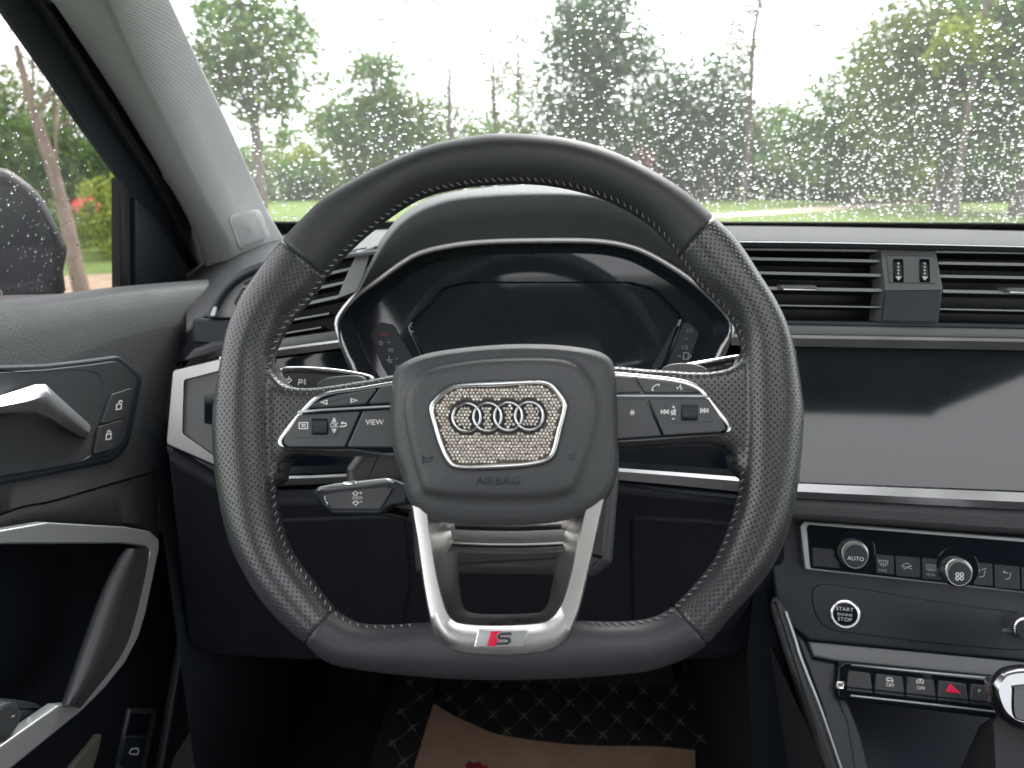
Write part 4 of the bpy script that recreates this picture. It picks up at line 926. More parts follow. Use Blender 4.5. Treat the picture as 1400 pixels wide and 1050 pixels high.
strokes('switch_symbols', [[(1212, 930), (1213, 926.5), (1219, 927), (1221, 930.5), (1212, 930)], [(1213, 932.5), (1216, 931)], [(1218, 933), (1221, 932)], circ(1258, 932.5, 4.6, 16, 4.2, 150, 400), [(1255.5, 934.5), (1258, 930), (1260.5, 935)]], 1.3, S4, H4, M['print'], con)
text('P', 1339, 945, 5, S4, H4, M['print'], con, name='switch_lettering')
slab('hazard_triangle', [(1299, 934), (1315, 949), (1292.5, 946)], S4, .001, M['hazard'], con, h=.0085, r=.0004, corner=1, label='bright red hazard triangle')
tube('tray_rail', [S4.px(x, y, .0045) for x, y in catmull([(1163, 951), (1250, 960.5), (1350, 972), (1450, 984)], 5, False)], .0011, M['satin'], con, 10)
TR = Frame(at_y(1250, 1010, .70), tilt(50, 5))
slab('tray', [(1120, 940), (1480, 985), (1480, 1140), (1150, 1140)], TR, .01, mat('dark_blue_tray_liner', (.008, .013, .028), .5), con, h=-.02, r=.001)
slab('tray_inner_wall', [(1143, 945), (1160, 960), (1178, 1010), (1190, 1060), (1196, 1100), (1160, 1100), (1145, 1040), (1128, 980)], S3, .02, M['hard'], con, h=-.006, r=.002)
CB = Frame(at_y(1090, 950, .62), tilt(35, 25))
slab('knee_bolster', catmull([(1052, 824), (1062, 815), (1076, 838), (1090, 878), (1112, 945), (1136, 1010), (1158, 1080), (1130, 1080), (1106, 1000), (1080, 920), (1060, 858)], 4), CB, .03, M['soft'], con, h=.004, r=.006)
tube('bolster_trim', [CB.px(x, y, .0045) for x, y in catmull([(1074, 836), (1087, 874), (1095, 900), (1122, 970), (1150, 1052), (1162, 1085)], 5, False)], .0016, M['satin'], con, 8)
slab('console_side', [(1046, 800), (1056, 845), (1080, 925), (1128, 1080), (1030, 1120), (1020, 900), (1030, 800)], CB, .01, M['doorlow'], con, h=-.02, r=.002)

# gear selector
gear = thing('gear_selector', 'gear selector knob in polished chrome with black insert', 'gear lever', at_y(1400, 1060, .52))
GF = Frame(at_y(1380, 950, .545), tilt(22, 14))
go = catmull([(1350, 940), (1358, 922), (1374, 911), (1410, 908), (1480, 915), (1490, 960), (1470, 1010), (1400, 1000), (1376, 990), (1360, 972)], 5)
gs = lambda k: [(1410 + (x - 1410) * k, 955 + (y - 955) * k) for x, y in go]
loft('knob', [(gs(.80), -.045), (gs(.97), -.03), (gs(1.0), -.014), (gs(.97), -.002), (gs(.88), .006), (gs(.74), .008)], GF, M['polish'], gear, n=60, cap0=True, smooth=60, center=(1410, 955)).data.materials[0] = M['gearchrome']
slab('knob_insert', catmull([(1385, 945), (1388, 938), (1430, 936), (1470, 940), (1472, 975), (1440, 990), (1400, 987), (1386, 978)], 5), GF, .004, M['gloss'], gear, h=.0100, r=.001)
slab('knob_button', catmull([(1352, 935), (1359, 930), (1364, 945), (1371, 968), (1366, 974), (1358, 965)], 4), GF, .012, M['chrome'], gear, h=-.004, r=.003)
loft('gaiter', [([(1300, 1080), (1500, 1090), (1500, 990), (1362, 978), (1340, 990)], -.10), ([(1362, 1060), (1480, 1060), (1480, 985), (1372, 975), (1358, 985)], -.03)], GF, M['soft'], gear, n=40, center=(1420, 1020))

# ------------------------------------------------------------------ steering column and stalks
WF = Frame(CAM + ray(693, 560) * .475, tilt(23, 0))     # the plane of the steering wheel
col = thing('steering_column', 'black steering column shroud behind the wheel', 'steering column', WF.w(0, -.06, -.12))
slab('shroud', rounded([(470, 640), (470, 700), (560, 712), (566, 786), (815, 790), (838, 770), (847, 660), (848, 600), (840, 545), (540, 545)], 8), WF, .13, M['button'], col, h=-.050, r=.008, seg=4)
turn = thing('turn_signal_stalk', 'turn signal stalk with arrow symbols and silver top edge', 'stalk', WF.px(500, 520, -.05))
slab('lever', catmull([(372, 520), (378, 508), (390, 504), (430, 506), (470, 511), (505, 518), (520, 545), (450, 545), (395, 533)], 5), WF, .016, M['button'], turn, h=-.040, r=.003)
slab('silver_edge', catmull([(372, 516), (380, 505), (392, 500.5), (430, 501), (470, 505), (505, 512), (508, 519), (470, 512.5), (430, 508), (394, 507), (381, 511)], 4), WF, .02, M['chrome'], turn, h=-.037, r=.002)
strokes('arrow_symbols', [[(388, 518), (382.5, 518), (382.5, 515), (379, 519), (382.5, 523), (382.5, 521), (388, 521), (388, 518)], [(391.5, 518.5), (395, 518.5), (395, 515.5), (398.5, 520), (395, 523.5), (395, 522), (391.5, 522), (391.5, 518.5)], [(408, 526), (409, 519), (413, 519.5), (413, 523), (409, 523)], [(415.5, 520), (418, 518.5)], [(415.5, 522), (418.5, 522)], [(415.5, 524), (418, 525.5)]], 1.5, WF, -.0394, M['print'], turn)
wip = thing('wiper_stalk', 'wiper stalk with silver top edge behind the right-hand spoke', 'stalk', WF.px(920, 515, -.05))
slab('lever', catmull([(1018, 490), (1010, 497), (990, 508), (960, 514), (910, 520), (905, 507), (950, 500), (1000, 490)], 4), WF, .016, M['button'], wip, h=-.042, r=.003)
slab('silver_edge', [(920, 499), (960, 492), (1016, 483), (1018, 489), (975, 497), (925, 504)], WF, .02, M['chrome'], wip, h=-.039, r=.002, corner=2)
strokes('wiper_symbols', [[(975, 505), (976, 503)], [(992, 499), (993.5, 496.5)], [(995, 498.5), (996.5, 496)], [(998, 498), (999.5, 495.5)]], 1.3, WF, -.0415, M['print_dim'], wip)
cru = thing('cruise_control_stalk', 'cruise control stalk marked SPEED below the left-hand spoke', 'stalk', WF.px(540, 680, -.05))
slab('lever', rounded([(427, 674), (434, 666), (455, 661), (528, 653), (545, 658), (560, 664), (556, 690), (535, 692), (518, 704), (455, 704), (440, 694)], 5), WF, .02, M['darkhard'], cru, h=-.030, r=.002)
slab('top_face', [(430, 671), (437, 665), (455, 661.5), (528, 653.5), (545, 658), (526, 662), (445, 672)], WF, .012, M['satin'], cru, h=-.0285, r=.002, corner=2)
slab('top_key', [(468, 659), (486, 657), (487, 662), (471, 664)], WF, .004, M['chrome'], cru, h=-.0272, r=.0005)
slab('side_face', rounded([(440, 676), (458, 672), (528, 664), (538, 668), (520, 697), (452, 697)], 3), WF, .004, M['button'], cru, h=-.0282, r=.001)
text('SPEED', 488.5, 681, 4.0, WF, -.0279, M['print'], cru, rot=2)
strokes('speed_symbols', [[(484, 677), (484, 675), (481.5, 675), (486, 671.5), (490, 674.5), (488, 675), (488, 677), (484, 677)], [(491.5, 674), (495, 673.8)], [(493.2, 672.2), (493.3, 675.8)],
                          [(484.5, 685), (484.5, 687), (482, 687), (486.5, 691), (490.5, 686.8), (488, 686.8), (488, 685), (484.5, 685)], [(492, 686), (495.5, 685.8)], [(443, 678), (445, 680), (443.5, 682), (446, 684)], [(445, 686), (448, 687), (447, 690)]], 1.2, WF, -.0279, M['print'], cru)

# ------------------------------------------------------------------ steering wheel
whl = thing('steering_wheel', 'flat-bottomed black leather steering wheel with perforated grips and silver lower spoke', 'steering wheel', WF.w(0, 0, -.02))
OUT = [(693, 185), (718, 186), (771, 191), (825, 205), (879, 229), (936, 264), (975, 298), (1007, 329), (1037, 375), (1061, 414), (1079, 454), (1089, 496), (1096, 543), (1098, 571), (1095, 621), (1089, 671), (1079, 718), (1061, 764), (1036, 800), (1000, 840), (966, 880), (936, 900), (900, 913), (879, 918), (807, 925), (700, 929), (607, 927), (521, 919), (470, 911), (446, 903), (420, 880), (389, 854), (357, 818), (329, 771), (312, 730), (300, 675), (295, 640), (292, 590), (295, 545), (304, 493), (314, 446), (332, 407), (357, 368), (387, 330), (420, 295), (450, 268), (521, 229), (593, 200), (664, 186.5)]
INN = [(693, 250), (736, 251), (771, 256), (807, 265), (843, 279), (879, 300), (907, 325), (929, 354), (950, 385), (973, 408), (996, 432), (1009, 457), (1014, 482), (1014, 540), (1014, 600), (1012, 643), (1008, 680), (997, 718), (979, 761), (958, 790), (932, 818), (914, 834), (886, 846), (843, 850), (789, 849), (690, 851), (582, 851), (539, 854), (496, 853), (471, 843), (455, 830), (429, 796), (400, 757), (386, 721), (378, 675), (377, 640), (375, 600), (373, 540), (373, 504), (376, 484), (386, 461), (400, 436), (425, 411), (445, 381), (471, 350), (514, 311), (571, 272), (629, 256)]
c2 = WF.to2(693, 560)
def polar(pts):
    P = np.array([WF.to2(x, y) for x, y in resample(catmull(pts, 4), 720, True)]) - np.array(c2)
    a = np.arctan2(P[:, 1], P[:, 0]); r = np.hypot(P[:, 0], P[:, 1]); o = np.argsort(a); a = a[o]; r = r[o]
    return np.r_[a - 2 * np.pi, a, a + 2 * np.pi], np.tile(r, 3)
pa, pr = polar(OUT); qa, qr = polar(INN)
ro = lambda a: float(np.interp(a, pa, pr)); ri = lambda a: float(np.interp(a, qa, qr))
HD = .0165
def rim_rows(n=220, m=20):
    rows = []
    for i in range(n):
        a = -math.pi + 2 * math.pi * i / n; rc, hw = (ro(a) + ri(a)) / 2, (ro(a) - ri(a)) / 2
        row = []
        for k in range(m):
            t = k / m * 2 * math.pi; rr = rc + hw * math.cos(t); hh = HD * math.sin(t)
            row.append(WF.w(c2[0] + rr * math.cos(a), c2[1] + rr * math.sin(a), hh))
        rows.append(row)
    rows.append(rows[0]); return rows
ms = [rows_mesh(rim_rows(), True, False, False, 0)]
tmp = []
for o_ in ((slab('tmp', catmull([(330, 470), (362, 492), (373, 512), (388, 525), (412, 529), (446, 526), (500, 517.5), (560, 510), (600, 540), (600, 600), (560, 622), (450, 622), (400, 622), (382, 634), (374, 660), (340, 660), (330, 570)], 4), WF, .026, None, None, h=.0065, r=.006, seg=4)),
           (slab('tmp', catmull([(1055, 462), (1024, 474), (1014, 491), (1000, 501), (975, 506), (940, 506), (880, 502), (830, 500), (800, 530), (800, 600), (840, 612), (900, 609), (980, 607), (1003, 618), (1011, 645), (1050, 660), (1060, 570)], 4), WF, .026, None, None, h=.0065, r=.006, seg=4))):
    tmp.append(o_); ms.append(o_.data.copy())
for o_ in tmp: bpy.data.objects.remove(o_)
raw = bpy.data.objects.new('raw', join_meshes(ms)); COL.objects.link(raw)
bm = bmesh.new(); bm.from_mesh(raw.data); bmesh.ops.remove_doubles(bm, verts=bm.verts, dist=1e-6); bmesh.ops.recalc_face_normals(bm, faces=bm.faces); bm.to_mesh(raw.data); bm.free()
rm = raw.modifiers.new('r', 'REMESH'); rm.mode = 'VOXEL'; rm.voxel_size = .0013; rm.use_smooth_shade = True
sm = raw.modifiers.new('s', 'SMOOTH'); sm.factor = .5; sm.iterations = 16
dg = bpy.context.evaluated_depsgraph_get(); wm_ = bpy.data.meshes.new_from_object(raw.evaluated_get(dg)); bpy.data.objects.remove(raw)
# cut along the four leather seams, so that every cover is a piece of its own
SEAM = {'UL': ((387, 330), (445, 380)), 'UR': ((975, 297), (928, 353)), 'LL': ((420, 880), (459, 831)), 'LR': ((966, 880), (921, 829))}
bm = bmesh.new(); bm.from_mesh(wm_)
def loc(v): p = v - WF.o; return np.array((p.dot(WF.u), p.dot(WF.v)))
lines = {}
for k, (A_, B_) in SEAM.items():
    a_, b_ = np.array(WF.to2(*A_)), np.array(WF.to2(*B_)); d_ = b_ - a_; n_ = np.array((-d_[1], d_[0])); n_ /= np.linalg.norm(n_)
    if n_[1] < 0: n_ = -n_
    lines[k] = (a_, n_); cen = (a_ + b_) / 2
    vs = [v for v in bm.verts if np.linalg.norm(loc(v.co) - cen) < .045]
    vset = set(vs); fs = [f for f in bm.faces if all(v in vset for v in f.verts)]; es = list({e for f in fs for e in f.edges})
    co = WF.w(*a_); no = WF.u * n_[0] + WF.v * n_[1]
    bmesh.ops.bisect_plane(bm, geom=vs + es + fs, plane_co=co, plane_no=no, dist=1e-6)
bm.normal_update()
for v in bm.verts:
    p = loc(v.co)
    for k, (a_, n_) in lines.items():
        d_ = abs((p - a_).dot(n_))
        if d_ < .0013 and np.linalg.norm(p - a_) < .06: v.co -= v.normal * (.0013 * (1 - d_ / .0013))
bm.to_mesh(wm_); bm.free()
nv = len(wm_.vertices); co = np.empty(nv * 3); wm_.vertices.foreach_get('co', co); co = co.reshape(-1, 3)
rel = co - np.array(WF.o); U = rel @ np.array(WF.u) - c2[0]; Vv = rel @ np.array(WF.v) - c2[1]; H = rel @ np.array(WF.n)
ang = np.arctan2(Vv, U); rad_ = np.hypot(U, Vv); RO = np.interp(ang, pa, pr); RI = np.interp(ang, qa, qr); RC = (RO + RI) / 2; HW = (RO - RI) / 2
# arc length along the rim's centre line, starting at the bottom
sa = np.linspace(-np.pi / 2, 1.5 * np.pi, 1500); rc_ = (np.interp(sa, pa, pr) + np.interp(sa, qa, qr)) / 2
sl = np.r_[0, np.cumsum(np.hypot(np.diff(rc_ * np.cos(sa)), np.diff(rc_ * np.sin(sa))))]
pu = np.interp(np.where(ang < -np.pi / 2, ang + 2 * np.pi, ang), sa, sl)
dx = rad_ - RC; phi = np.arctan2(H * HW.mean() / HD, dx); phi = np.where(phi < -np.pi / 2 - .3, phi + 2 * np.pi, phi)
pv = .0185 * phi + np.where(dx < 0, np.maximum(0, np.hypot(dx, H) - .020), 0)
flat_ = (rad_ < RI + .003) & (np.abs(Vv) < .075)        # the spokes: the holes go on in straight rows
pu = np.where(flat_, U + .00185, pu); pv = np.where(flat_, Vv, pv)
for nme, arr in (('pu', pu), ('pv', pv)):
    at = wm_.attributes.new(nme, 'FLOAT', 'POINT'); at.data.foreach_set('value', arr)
npoly = len(wm_.polygons); ctr = np.empty(npoly * 3); wm_.polygons.foreach_get('center', ctr); ctr = ctr.reshape(-1, 3) - np.array(WF.o)
C2 = np.stack([ctr @ np.array(WF.u), ctr @ np.array(WF.v)], 1)
sd_ = {k: (C2 - a_) @ n_ for k, (a_, n_) in lines.items()}; left = C2[:, 0] < c2[0]; up = C2[:, 1] > c2[1]
topm = up & np.where(left, sd_['UL'] > 0, sd_['UR'] > 0); botm = ~up & np.where(left, sd_['LL'] < 0, sd_['LR'] < 0)
grip = ~topm & ~botm
def take(mask, name, m, label):
    me = wm_.copy(); bm = bmesh.new(); bm.from_mesh(me); bm.faces.ensure_lookup_table()
    bmesh.ops.delete(bm, geom=[bm.faces[i] for i in np.nonzero(~mask)[0]], context='FACES'); bm.to_mesh(me); bm.free()
    me.shade_smooth(); me.materials.clear(); return link(name, me, m, whl, label)
take(topm, 'rim_cover', M['leather'], 'smooth black leather cover of the upper rim')
take(botm, 'rim_cover', M['leather'], 'smooth black leather cover of the flat lower rim')
take(grip & left, 'grip', M['perf'], 'perforated leather grip running into the spoke with the VIEW button')
take(grip & ~left, 'grip', M['perf'], 'perforated leather grip running into the spoke with the telephone button')
bpy.data.meshes.remove(wm_)
# thread along the inside of the rim
ms = []; perim = 0; a = -math.pi
spans = [(R(20), R(160)), (R(-152), R(-112)), (R(-68), R(-28)), (R(160), R(178)), (R(2), R(20)), (R(-172), R(-152)), (R(-28), R(-8))]
for a0, a1 in spans:
    L = (a1 - a0) * .165; n = int(L / .0050)
    for k in range(n):
        a = a0 + (a1 - a0) * (k + .5) / n; r0 = ri(a); da = .0009 / r0
        def pt(aa, dr, h): return WF.w(c2[0] + (ri(aa) + dr) * math.cos(aa), c2[1] + (ri(aa) + dr) * math.sin(aa), h)
        j = random.uniform(-.15, .15)
        ms.append(tube(None, [pt(a - da * (1.1 + j), .0000, .0035), pt(a, -.0001, .0050), pt(a + da * (1.1 + j), .0008, .0068)], [.00026, .0004, .00026], None, None, 5))
st = link('stitching', join_meshes(ms), M['thread'], whl); st['kind'] = 'stuff'
# airbag cover
AO = catmull([(539, 509), (552, 496), (581, 484), (629, 476), (690, 471), (751, 471), (799, 476), (824, 483), (838, 496), (842, 521), (844, 557), (845, 600), (844, 645), (832, 679), (805, 701), (760, 714), (700, 718.5), (631, 717), (588, 710), (570, 699), (557, 681), (549, 649), (538, 618), (533, 569), (535, 533)], 5)
AC = catmull([(556, 545), (570, 519), (593, 506), (641, 497), (690, 493), (751, 493), (782, 499), (800, 516), (812, 540), (812, 583), (788, 654), (763, 674), (690, 678), (593, 673), (576, 654), (558, 583)], 5)
ac = (690, 595)
mixo = lambda k, A, B: [(ac[0] + math.cos(a) * (ra * (1 - k) + rb * k), ac[1] + math.sin(a) * (ra * (1 - k) + rb * k)) for (a, ra), (_, rb) in zip(radial(A, ac, 120), radial(B, ac, 120))]
scl = lambda k, A: [(ac[0] + (x - ac[0]) * k, ac[1] + (y - ac[1]) * k) for x, y in A]
bag = loft('airbag_cover', [(scl(.97, AO), -.020), (scl(.995, AO), .004), (AO, .012), (scl(.99, AO), .0165), (scl(.965, AO), .0195), (mixo(.30, AO, AC), .0218), (mixo(.62, AO, AC), .0228), (mixo(.82, AO, AC), .0236), (mixo(.94, AO, AC), .0256), (mixo(1.03, AO, AC), .0275), (scl(.92, AC), .0284), (scl(.75, AC), .0290), (scl(.4, AC), .0294), (scl(.1, AC), .0295)], WF, M['airbag'], whl, n=140, smooth=180, center=ac)
# badge: silver frame, rhinestones, four rings
EO = catmull([(586, 557), (594, 544), (611, 529), (630, 524), (678, 521), (735, 519.5), (752, 522), (762, 530), (775, 549), (775, 562), (768, 590), (760, 620), (748, 632), (714, 639), (666, 642), (624, 641), (610, 632), (600, 611), (592, 585)], 4)
ec = (682, 580)
se = lambda d: [(x + (ec[0] - x) * d / max(20, math.hypot(ec[0] - x, ec[1] - y)), y + (ec[1] - y) * d / max(20, math.hypot(ec[0] - x, ec[1] - y))) for x, y in EO]
BH = .0300
loft('badge_groove', [(se(-2.2), BH - .004), (se(-1.8), BH - .0006), (se(1), BH - .0004)], WF, M['darkhard'], bag, n=120, cap1=True, smooth=40, center=ec)
loft('badge_frame', [(se(0), BH - .003), (se(0), BH + .0006), (se(1.2), BH + .0022), (se(3.2), BH + .0030), (se(6.0), BH + .0026), (se(8.0), BH + .0008), (se(8.4), BH - .001)], WF, M['chrome'], bag, n=140, cap1=False, smooth=180, center=ec)
loft('badge_plate', [(se(8.2), BH - .001), (se(9), BH + .0001)], WF, M['stoneback'], bag, n=100, smooth=30, center=ec)
rings = [(638, 570.5), (666.5, 570), (695, 569.3), (723.5, 568.7)]
sp = WF.scale(680, 570)
# black bed under the rings
for i, (x, y) in enumerate(rings):
    link('ring_bed', rows_mesh([[WF.px(x + rr * math.cos(k / 36 * 6.2832), y - rr * math.sin(k / 36 * 6.2832), hh) for k in range(36)] for rr, hh in ((24.5, BH - .001), (24.5, BH + .0003 + i * .00006), (24.0, BH + .0005 + i * .00006))], True, False, True, 30), M['rubber'], bag)
for x, y in rings:
    pth = [WF.px(x + 19 * math.cos(k / 56 * 6.2832), y + 19 * math.sin(k / 56 * 6.2832), BH + .0018) for k in range(56)]
    tube('emblem_ring', pth, 1.75 * sp, M['polish'], bag, 10, closed=True)
bo = np.array(se(10.5)); V, F = [], []
def inside(p, poly):
    c = False
    for i in range(len(poly)):
        x1, y1 = poly[i - 1]; x2, y2 = poly[i]
        if (y1 > p[1]) != (y2 > p[1]) and p[0] < (x2 - x1) * (p[1] - y1) / (y2 - y1) + x1: c = not c
    return c
def stone(x, y, h, r):
    b = len(V); a0 = random.uniform(0, 1); tx, ty = random.gauss(0, .0003), random.gauss(0, .0003)
    for rr, hh in ((r, 0), (r * .95, .0005), (r * .5, .0011)):
        for k in range(6):
            a = a0 + k / 6 * 6.2832; dxx, dyy = math.cos(a) * rr, math.sin(a) * rr
            V.append(WF.px(x + dxx, y + dyy, h + hh + (dxx * tx + dyy * ty) * (hh > 0)))
    for i in (0, 1):
        for k in range(6): F.append((b + i * 6 + (k + 1) % 6, b + i * 6 + k, b + i * 6 + 6 + k, b + i * 6 + 6 + (k + 1) % 6))
    F.append(tuple(b + 12 + k for k in reversed(range(6))))
poly = [tuple(p) for p in bo]; SPC = 4.9
for j in range(-18, 19):
    for i in range(-25, 26):
        x = ec[0] + (i + .5 * (j % 2)) * SPC + random.uniform(-.3, .3); y = ec[1] + j * SPC * .87 + random.uniform(-.3, .3)
        if not inside((x, y), poly): continue
        dd = sorted(math.hypot(x - a, y - b) for a, b in rings)
        if dd[0] < 25.5 and not (dd[0] < 15.0 and dd[1] > 24): continue
        stone(x, y, BH + (.0008 if dd[0] < 25 else .0001), 2.25)
sto = link('rhinestones', mesh_from(V, F, 0), M['stone'], bag); sto['kind'] = 'stuff'
text('AIRBAG', 681, 658, 10, WF, .0291, M['darkhard'], bag, rot=1.0, sx=1.15, name='airbag_lettering', ext=.0004)
for s, (x, y) in ((1, (586, 628)), (-1, (777, 624))):
    strokes('horn_symbol', [[(x - 8 * s, y - 6), (x - 8 * s, y + 6)], [(x - 8 * s, y - 3), (x - 2 * s, y - 1), (x + 7 * s, y - 4)], [(x - 8 * s, y + 4), (x - 3 * s, y + 2), (x, y + 4), (x + 4 * s, y + 1), (x + 7 * s, y - 4)]], 1.6, WF, .0288, M['darkhard'], bag)
# button pods
def pod(frame_px, base_px, name_label):
    slab('pod_frame', frame_px, WF, .010, M['chrome'], whl, h=.0098, r=.0016, curve=4)
    return slab('pod_base', base_px, WF, .006, M['gloss'], whl, h=.0103, r=.0008, curve=4, label=name_label)
pod([(560, 518), (539, 520.5), (489, 529), (453, 534), (431, 541), (417, 553), (400, 572), (386, 590), (378.5, 602), (381, 611), (391, 615), (420, 616), (480, 616), (560, 616)],
    [(560, 523), (539, 526), (489, 533.5), (455, 538), (436, 544), (421, 557), (404, 575), (390, 593), (384, 602), (386, 609), (393, 612.5), (420, 613.5), (480, 613.5), (560, 613.5)], 'button pod with the VIEW button and arrow keys')
pod([(820, 506), (840, 508), (891, 512.5), (927, 517), (949, 523), (963, 532), (977, 550), (989, 565), (999, 579), (1000, 589), (990, 595), (949, 598), (847, 605), (820, 606)],
    [(820, 511), (840, 512.5), (891, 517), (925, 521.5), (946, 527.5), (959, 536), (972, 553), (984, 568), (994.5, 581), (995, 588), (988, 592.5), (949, 595.5), (847, 602.5), (820, 603.5)], 'button pod with the telephone and star buttons')
BT = .0122
def btn(name, pts, c=1.5, m='button', h=BT): return slab(name, pts, WF, .003, M[m], whl, h=h, r=.0009, corner=c)
btn('arrow_button', [(421, 557.5), (438, 547), (460, 540), (516, 531), (499.5, 552.5), (440, 557)])
btn('blank_button', [(519, 530.5), (546, 526), (546, 550.5), (502.5, 552.5)])
btn('blank_button', [(830, 513), (865, 515.5), (878.5, 537), (830, 538)])
btn('telephone_button', [(868, 515.5), (927, 522.5), (947, 528.5), (962, 537.5), (881.5, 537.5)])
slab('pod_bar', [(408, 561), (440, 558.5), (546, 553), (546, 556.5), (440, 562), (405, 565)], WF, .003, M['satin'], whl, h=.0120, r=.0007)
slab('pod_bar', [(830, 539.5), (966, 539.5), (970, 543), (830, 543)], WF, .003, M['satin'], whl, h=.0120, r=.0007)
btn('menu_key', [(407, 567.5), (492.5, 562), (471, 611.5), (394, 611.5), (388, 607), (388, 600)], 3)
btn('view_button', [(496, 562), (546, 559), (546, 612), (474, 611.5)])
btn('star_button', [(830, 545), (882.5, 545), (905, 596), (830, 601.5)])
btn('volume_key', [(886, 545), (969, 545), (990, 577), (993, 587), (985, 591), (908, 595.5)], 3)
for (x, y, s) in ((437, 583.5, 1), (942.5, 564, -1)):
    slab('roller_dish', [(x - 24, y - 14), (x + (34 if s > 0 else 22), y - 16), (x + (22 if s > 0 else 34), y + 15), (x - 36, y + 15)] if s > 0 else [(x - 34, y - 15), (x + 20, y - 14), (x + 34, y + 13), (x - 22, y + 15)], WF, .001, M['button'], whl, h=BT + .0003, r=.0003, corner=4)
    slab('roller_slot', [(x - 12, y - 11.5), (x + 12, y - 11.5), (x + 12, y + 11.5), (x - 12, y + 11.5)], WF, .002, M['gloss'], whl, h=BT + .0005, r=.0004, corner=3)
    rows = []
    for k in range(23):
        t = -1.25 + 2.5 * k / 22; rr = (10.5 if k % 2 else 9.9)
        rows.append([WF.px(x + xx, y + math.sin(t) * 10.2, BT - .0008 + .0034 * math.cos(t) * rr / 10.5) for xx in (-9.8, -9.2, 9.2, 9.8)])
    link('roller', rows_mesh(rows, False, False, False, 20), M['hard'], whl)
HP = BT + .0006
text('VIEW', 512, 577.5, 7, WF, HP, M['print'], whl, rot=1, name='button_lettering')
text('OK', 457, 581.5, 7, WF, HP, M['print'], whl, sx=.75, name='button_lettering')
strokes('button_symbols', [[(439, 550), (447, 547), (447, 552.5), (439, 550)], [(480, 545), (480, 550), (488, 547.3), (480, 545)],
                           [(409, 578), (420.5, 577.5), (420.5, 586), (409, 586), (409, 578)], [(412, 580.5), (418, 580.3)], [(412, 583), (418, 583)],
                           [(454.5, 576), (459, 576), (456.8, 572), (454.5, 576)], [(454.5, 587), (459, 587), (456.8, 591), (454.5, 587)],
                           [(464, 583), (471, 583), (473.5, 581), (473, 578.5), (467, 578.2)], [(469, 576.5), (466.5, 578.3), (469, 580)],
                           [(891, 533.5), (893, 529), (897, 526), (901, 525.5), (901.5, 528)], [(891, 533.5), (894, 534)], [(925, 529.5), (927, 530.5), (926, 532)], [(931, 526), (929, 529), (932, 530), (931, 533)],
                           [(861, 564), (868, 564)], [(862.5, 560.5), (866.5, 567.5)], [(866.5, 560.5), (862.5, 567.5)],
                           [(904, 560), (904, 566)], [(909, 560.5), (905, 563), (909, 565.5), (909, 560.5)], [(914, 560.5), (910, 563), (914, 565.5), (914, 560.5)],
                           [(958, 558.5), (958, 564), (962, 561.3), (958, 558.5)], [(963, 558.5), (963, 564), (967, 561.3), (963, 558.5)], [(968, 558), (968, 564.5)],
                           [(919, 556.5), (923, 556.5)], [(921, 554.5), (921, 558.5)], [(918.5, 572.5), (922.5, 572.5)], [(918, 562), (920, 562), (923, 560), (923, 567), (920, 565), (918, 565), (918, 562)], [(918, 568), (924, 560)]], 1.25, WF, HP, M['print'], whl)
# lower spoke: a silver U
uo = catmull([(562, 690), (566, 715), (570, 738), (577, 788), (583, 825), (590, 854), (600, 874), (616, 888), (640, 894.5), (690, 896.5), (734, 893), (762, 885), (779, 866), (787, 848), (794, 828), (803, 790), (812, 751), (820, 715), (828, 680)], 4, False)
ui = catmull([(585, 700), (587, 724), (590, 745), (593, 763), (598, 790), (604, 815), (611, 836), (622, 849), (643, 854), (690, 855), (737, 852), (755, 844), (765, 832), (772, 815), (778, 795), (783, 775), (789, 747), (794, 722), (800, 697)], 4, False)
uh = catmull([(620, 700), (623, 735), (625, 751), (626, 770), (627, 788), (629, 808), (632, 826), (638, 835), (654, 839), (694, 840), (734, 838), (744, 833), (750, 823), (753, 808), (757, 790), (760, 770), (764, 751), (767, 735), (772, 700)], 4, False)
def ur(pts, h): return [WF.px(x, y, h) for x, y in resample(pts, 90)]
mu = lambda A, B, k: [(a[0] * (1 - k) + b[0] * k, a[1] * (1 - k) + b[1] * k) for a, b in zip(A, B)]
link('lower_spoke', rows_mesh([ur(uo, -.012), ur(uo, .0150), ur(mu(uo, ui, .04), .0178), ur(mu(uo, ui, .10), .0190), ur(mu(uo, ui, .5), .0193), ur(mu(uo, ui, .94), .0192), ur(ui, .0184), ur(mu(ui, uh, .05), .0150), ur(mu(ui, uh, .5), .003), ur(mu(ui, uh, .9), -.008), ur(uh, -.012), ur(uh, -.022)], False, False, False, 50), M['spoke'], whl, 'satin silver U-shaped lower spoke')
for y0, y1, h0, h1 in ((712, 728, .004, -.006), (728, 743, -.006, -.008), (743, 757, -.008, .000)):
    link('spoke_bridge', rows_mesh([[WF.px(x, y + (.00045 * (x - 695) ** 2 * (-1)), h) for x in np.linspace(604, 786, 18)] for y, h in ((y0, h0), ((y0 + y1) / 2, (h0 + h1) / 2 + .0006), (y1, h1))], False, False, False, 60), M['bridge'], whl)
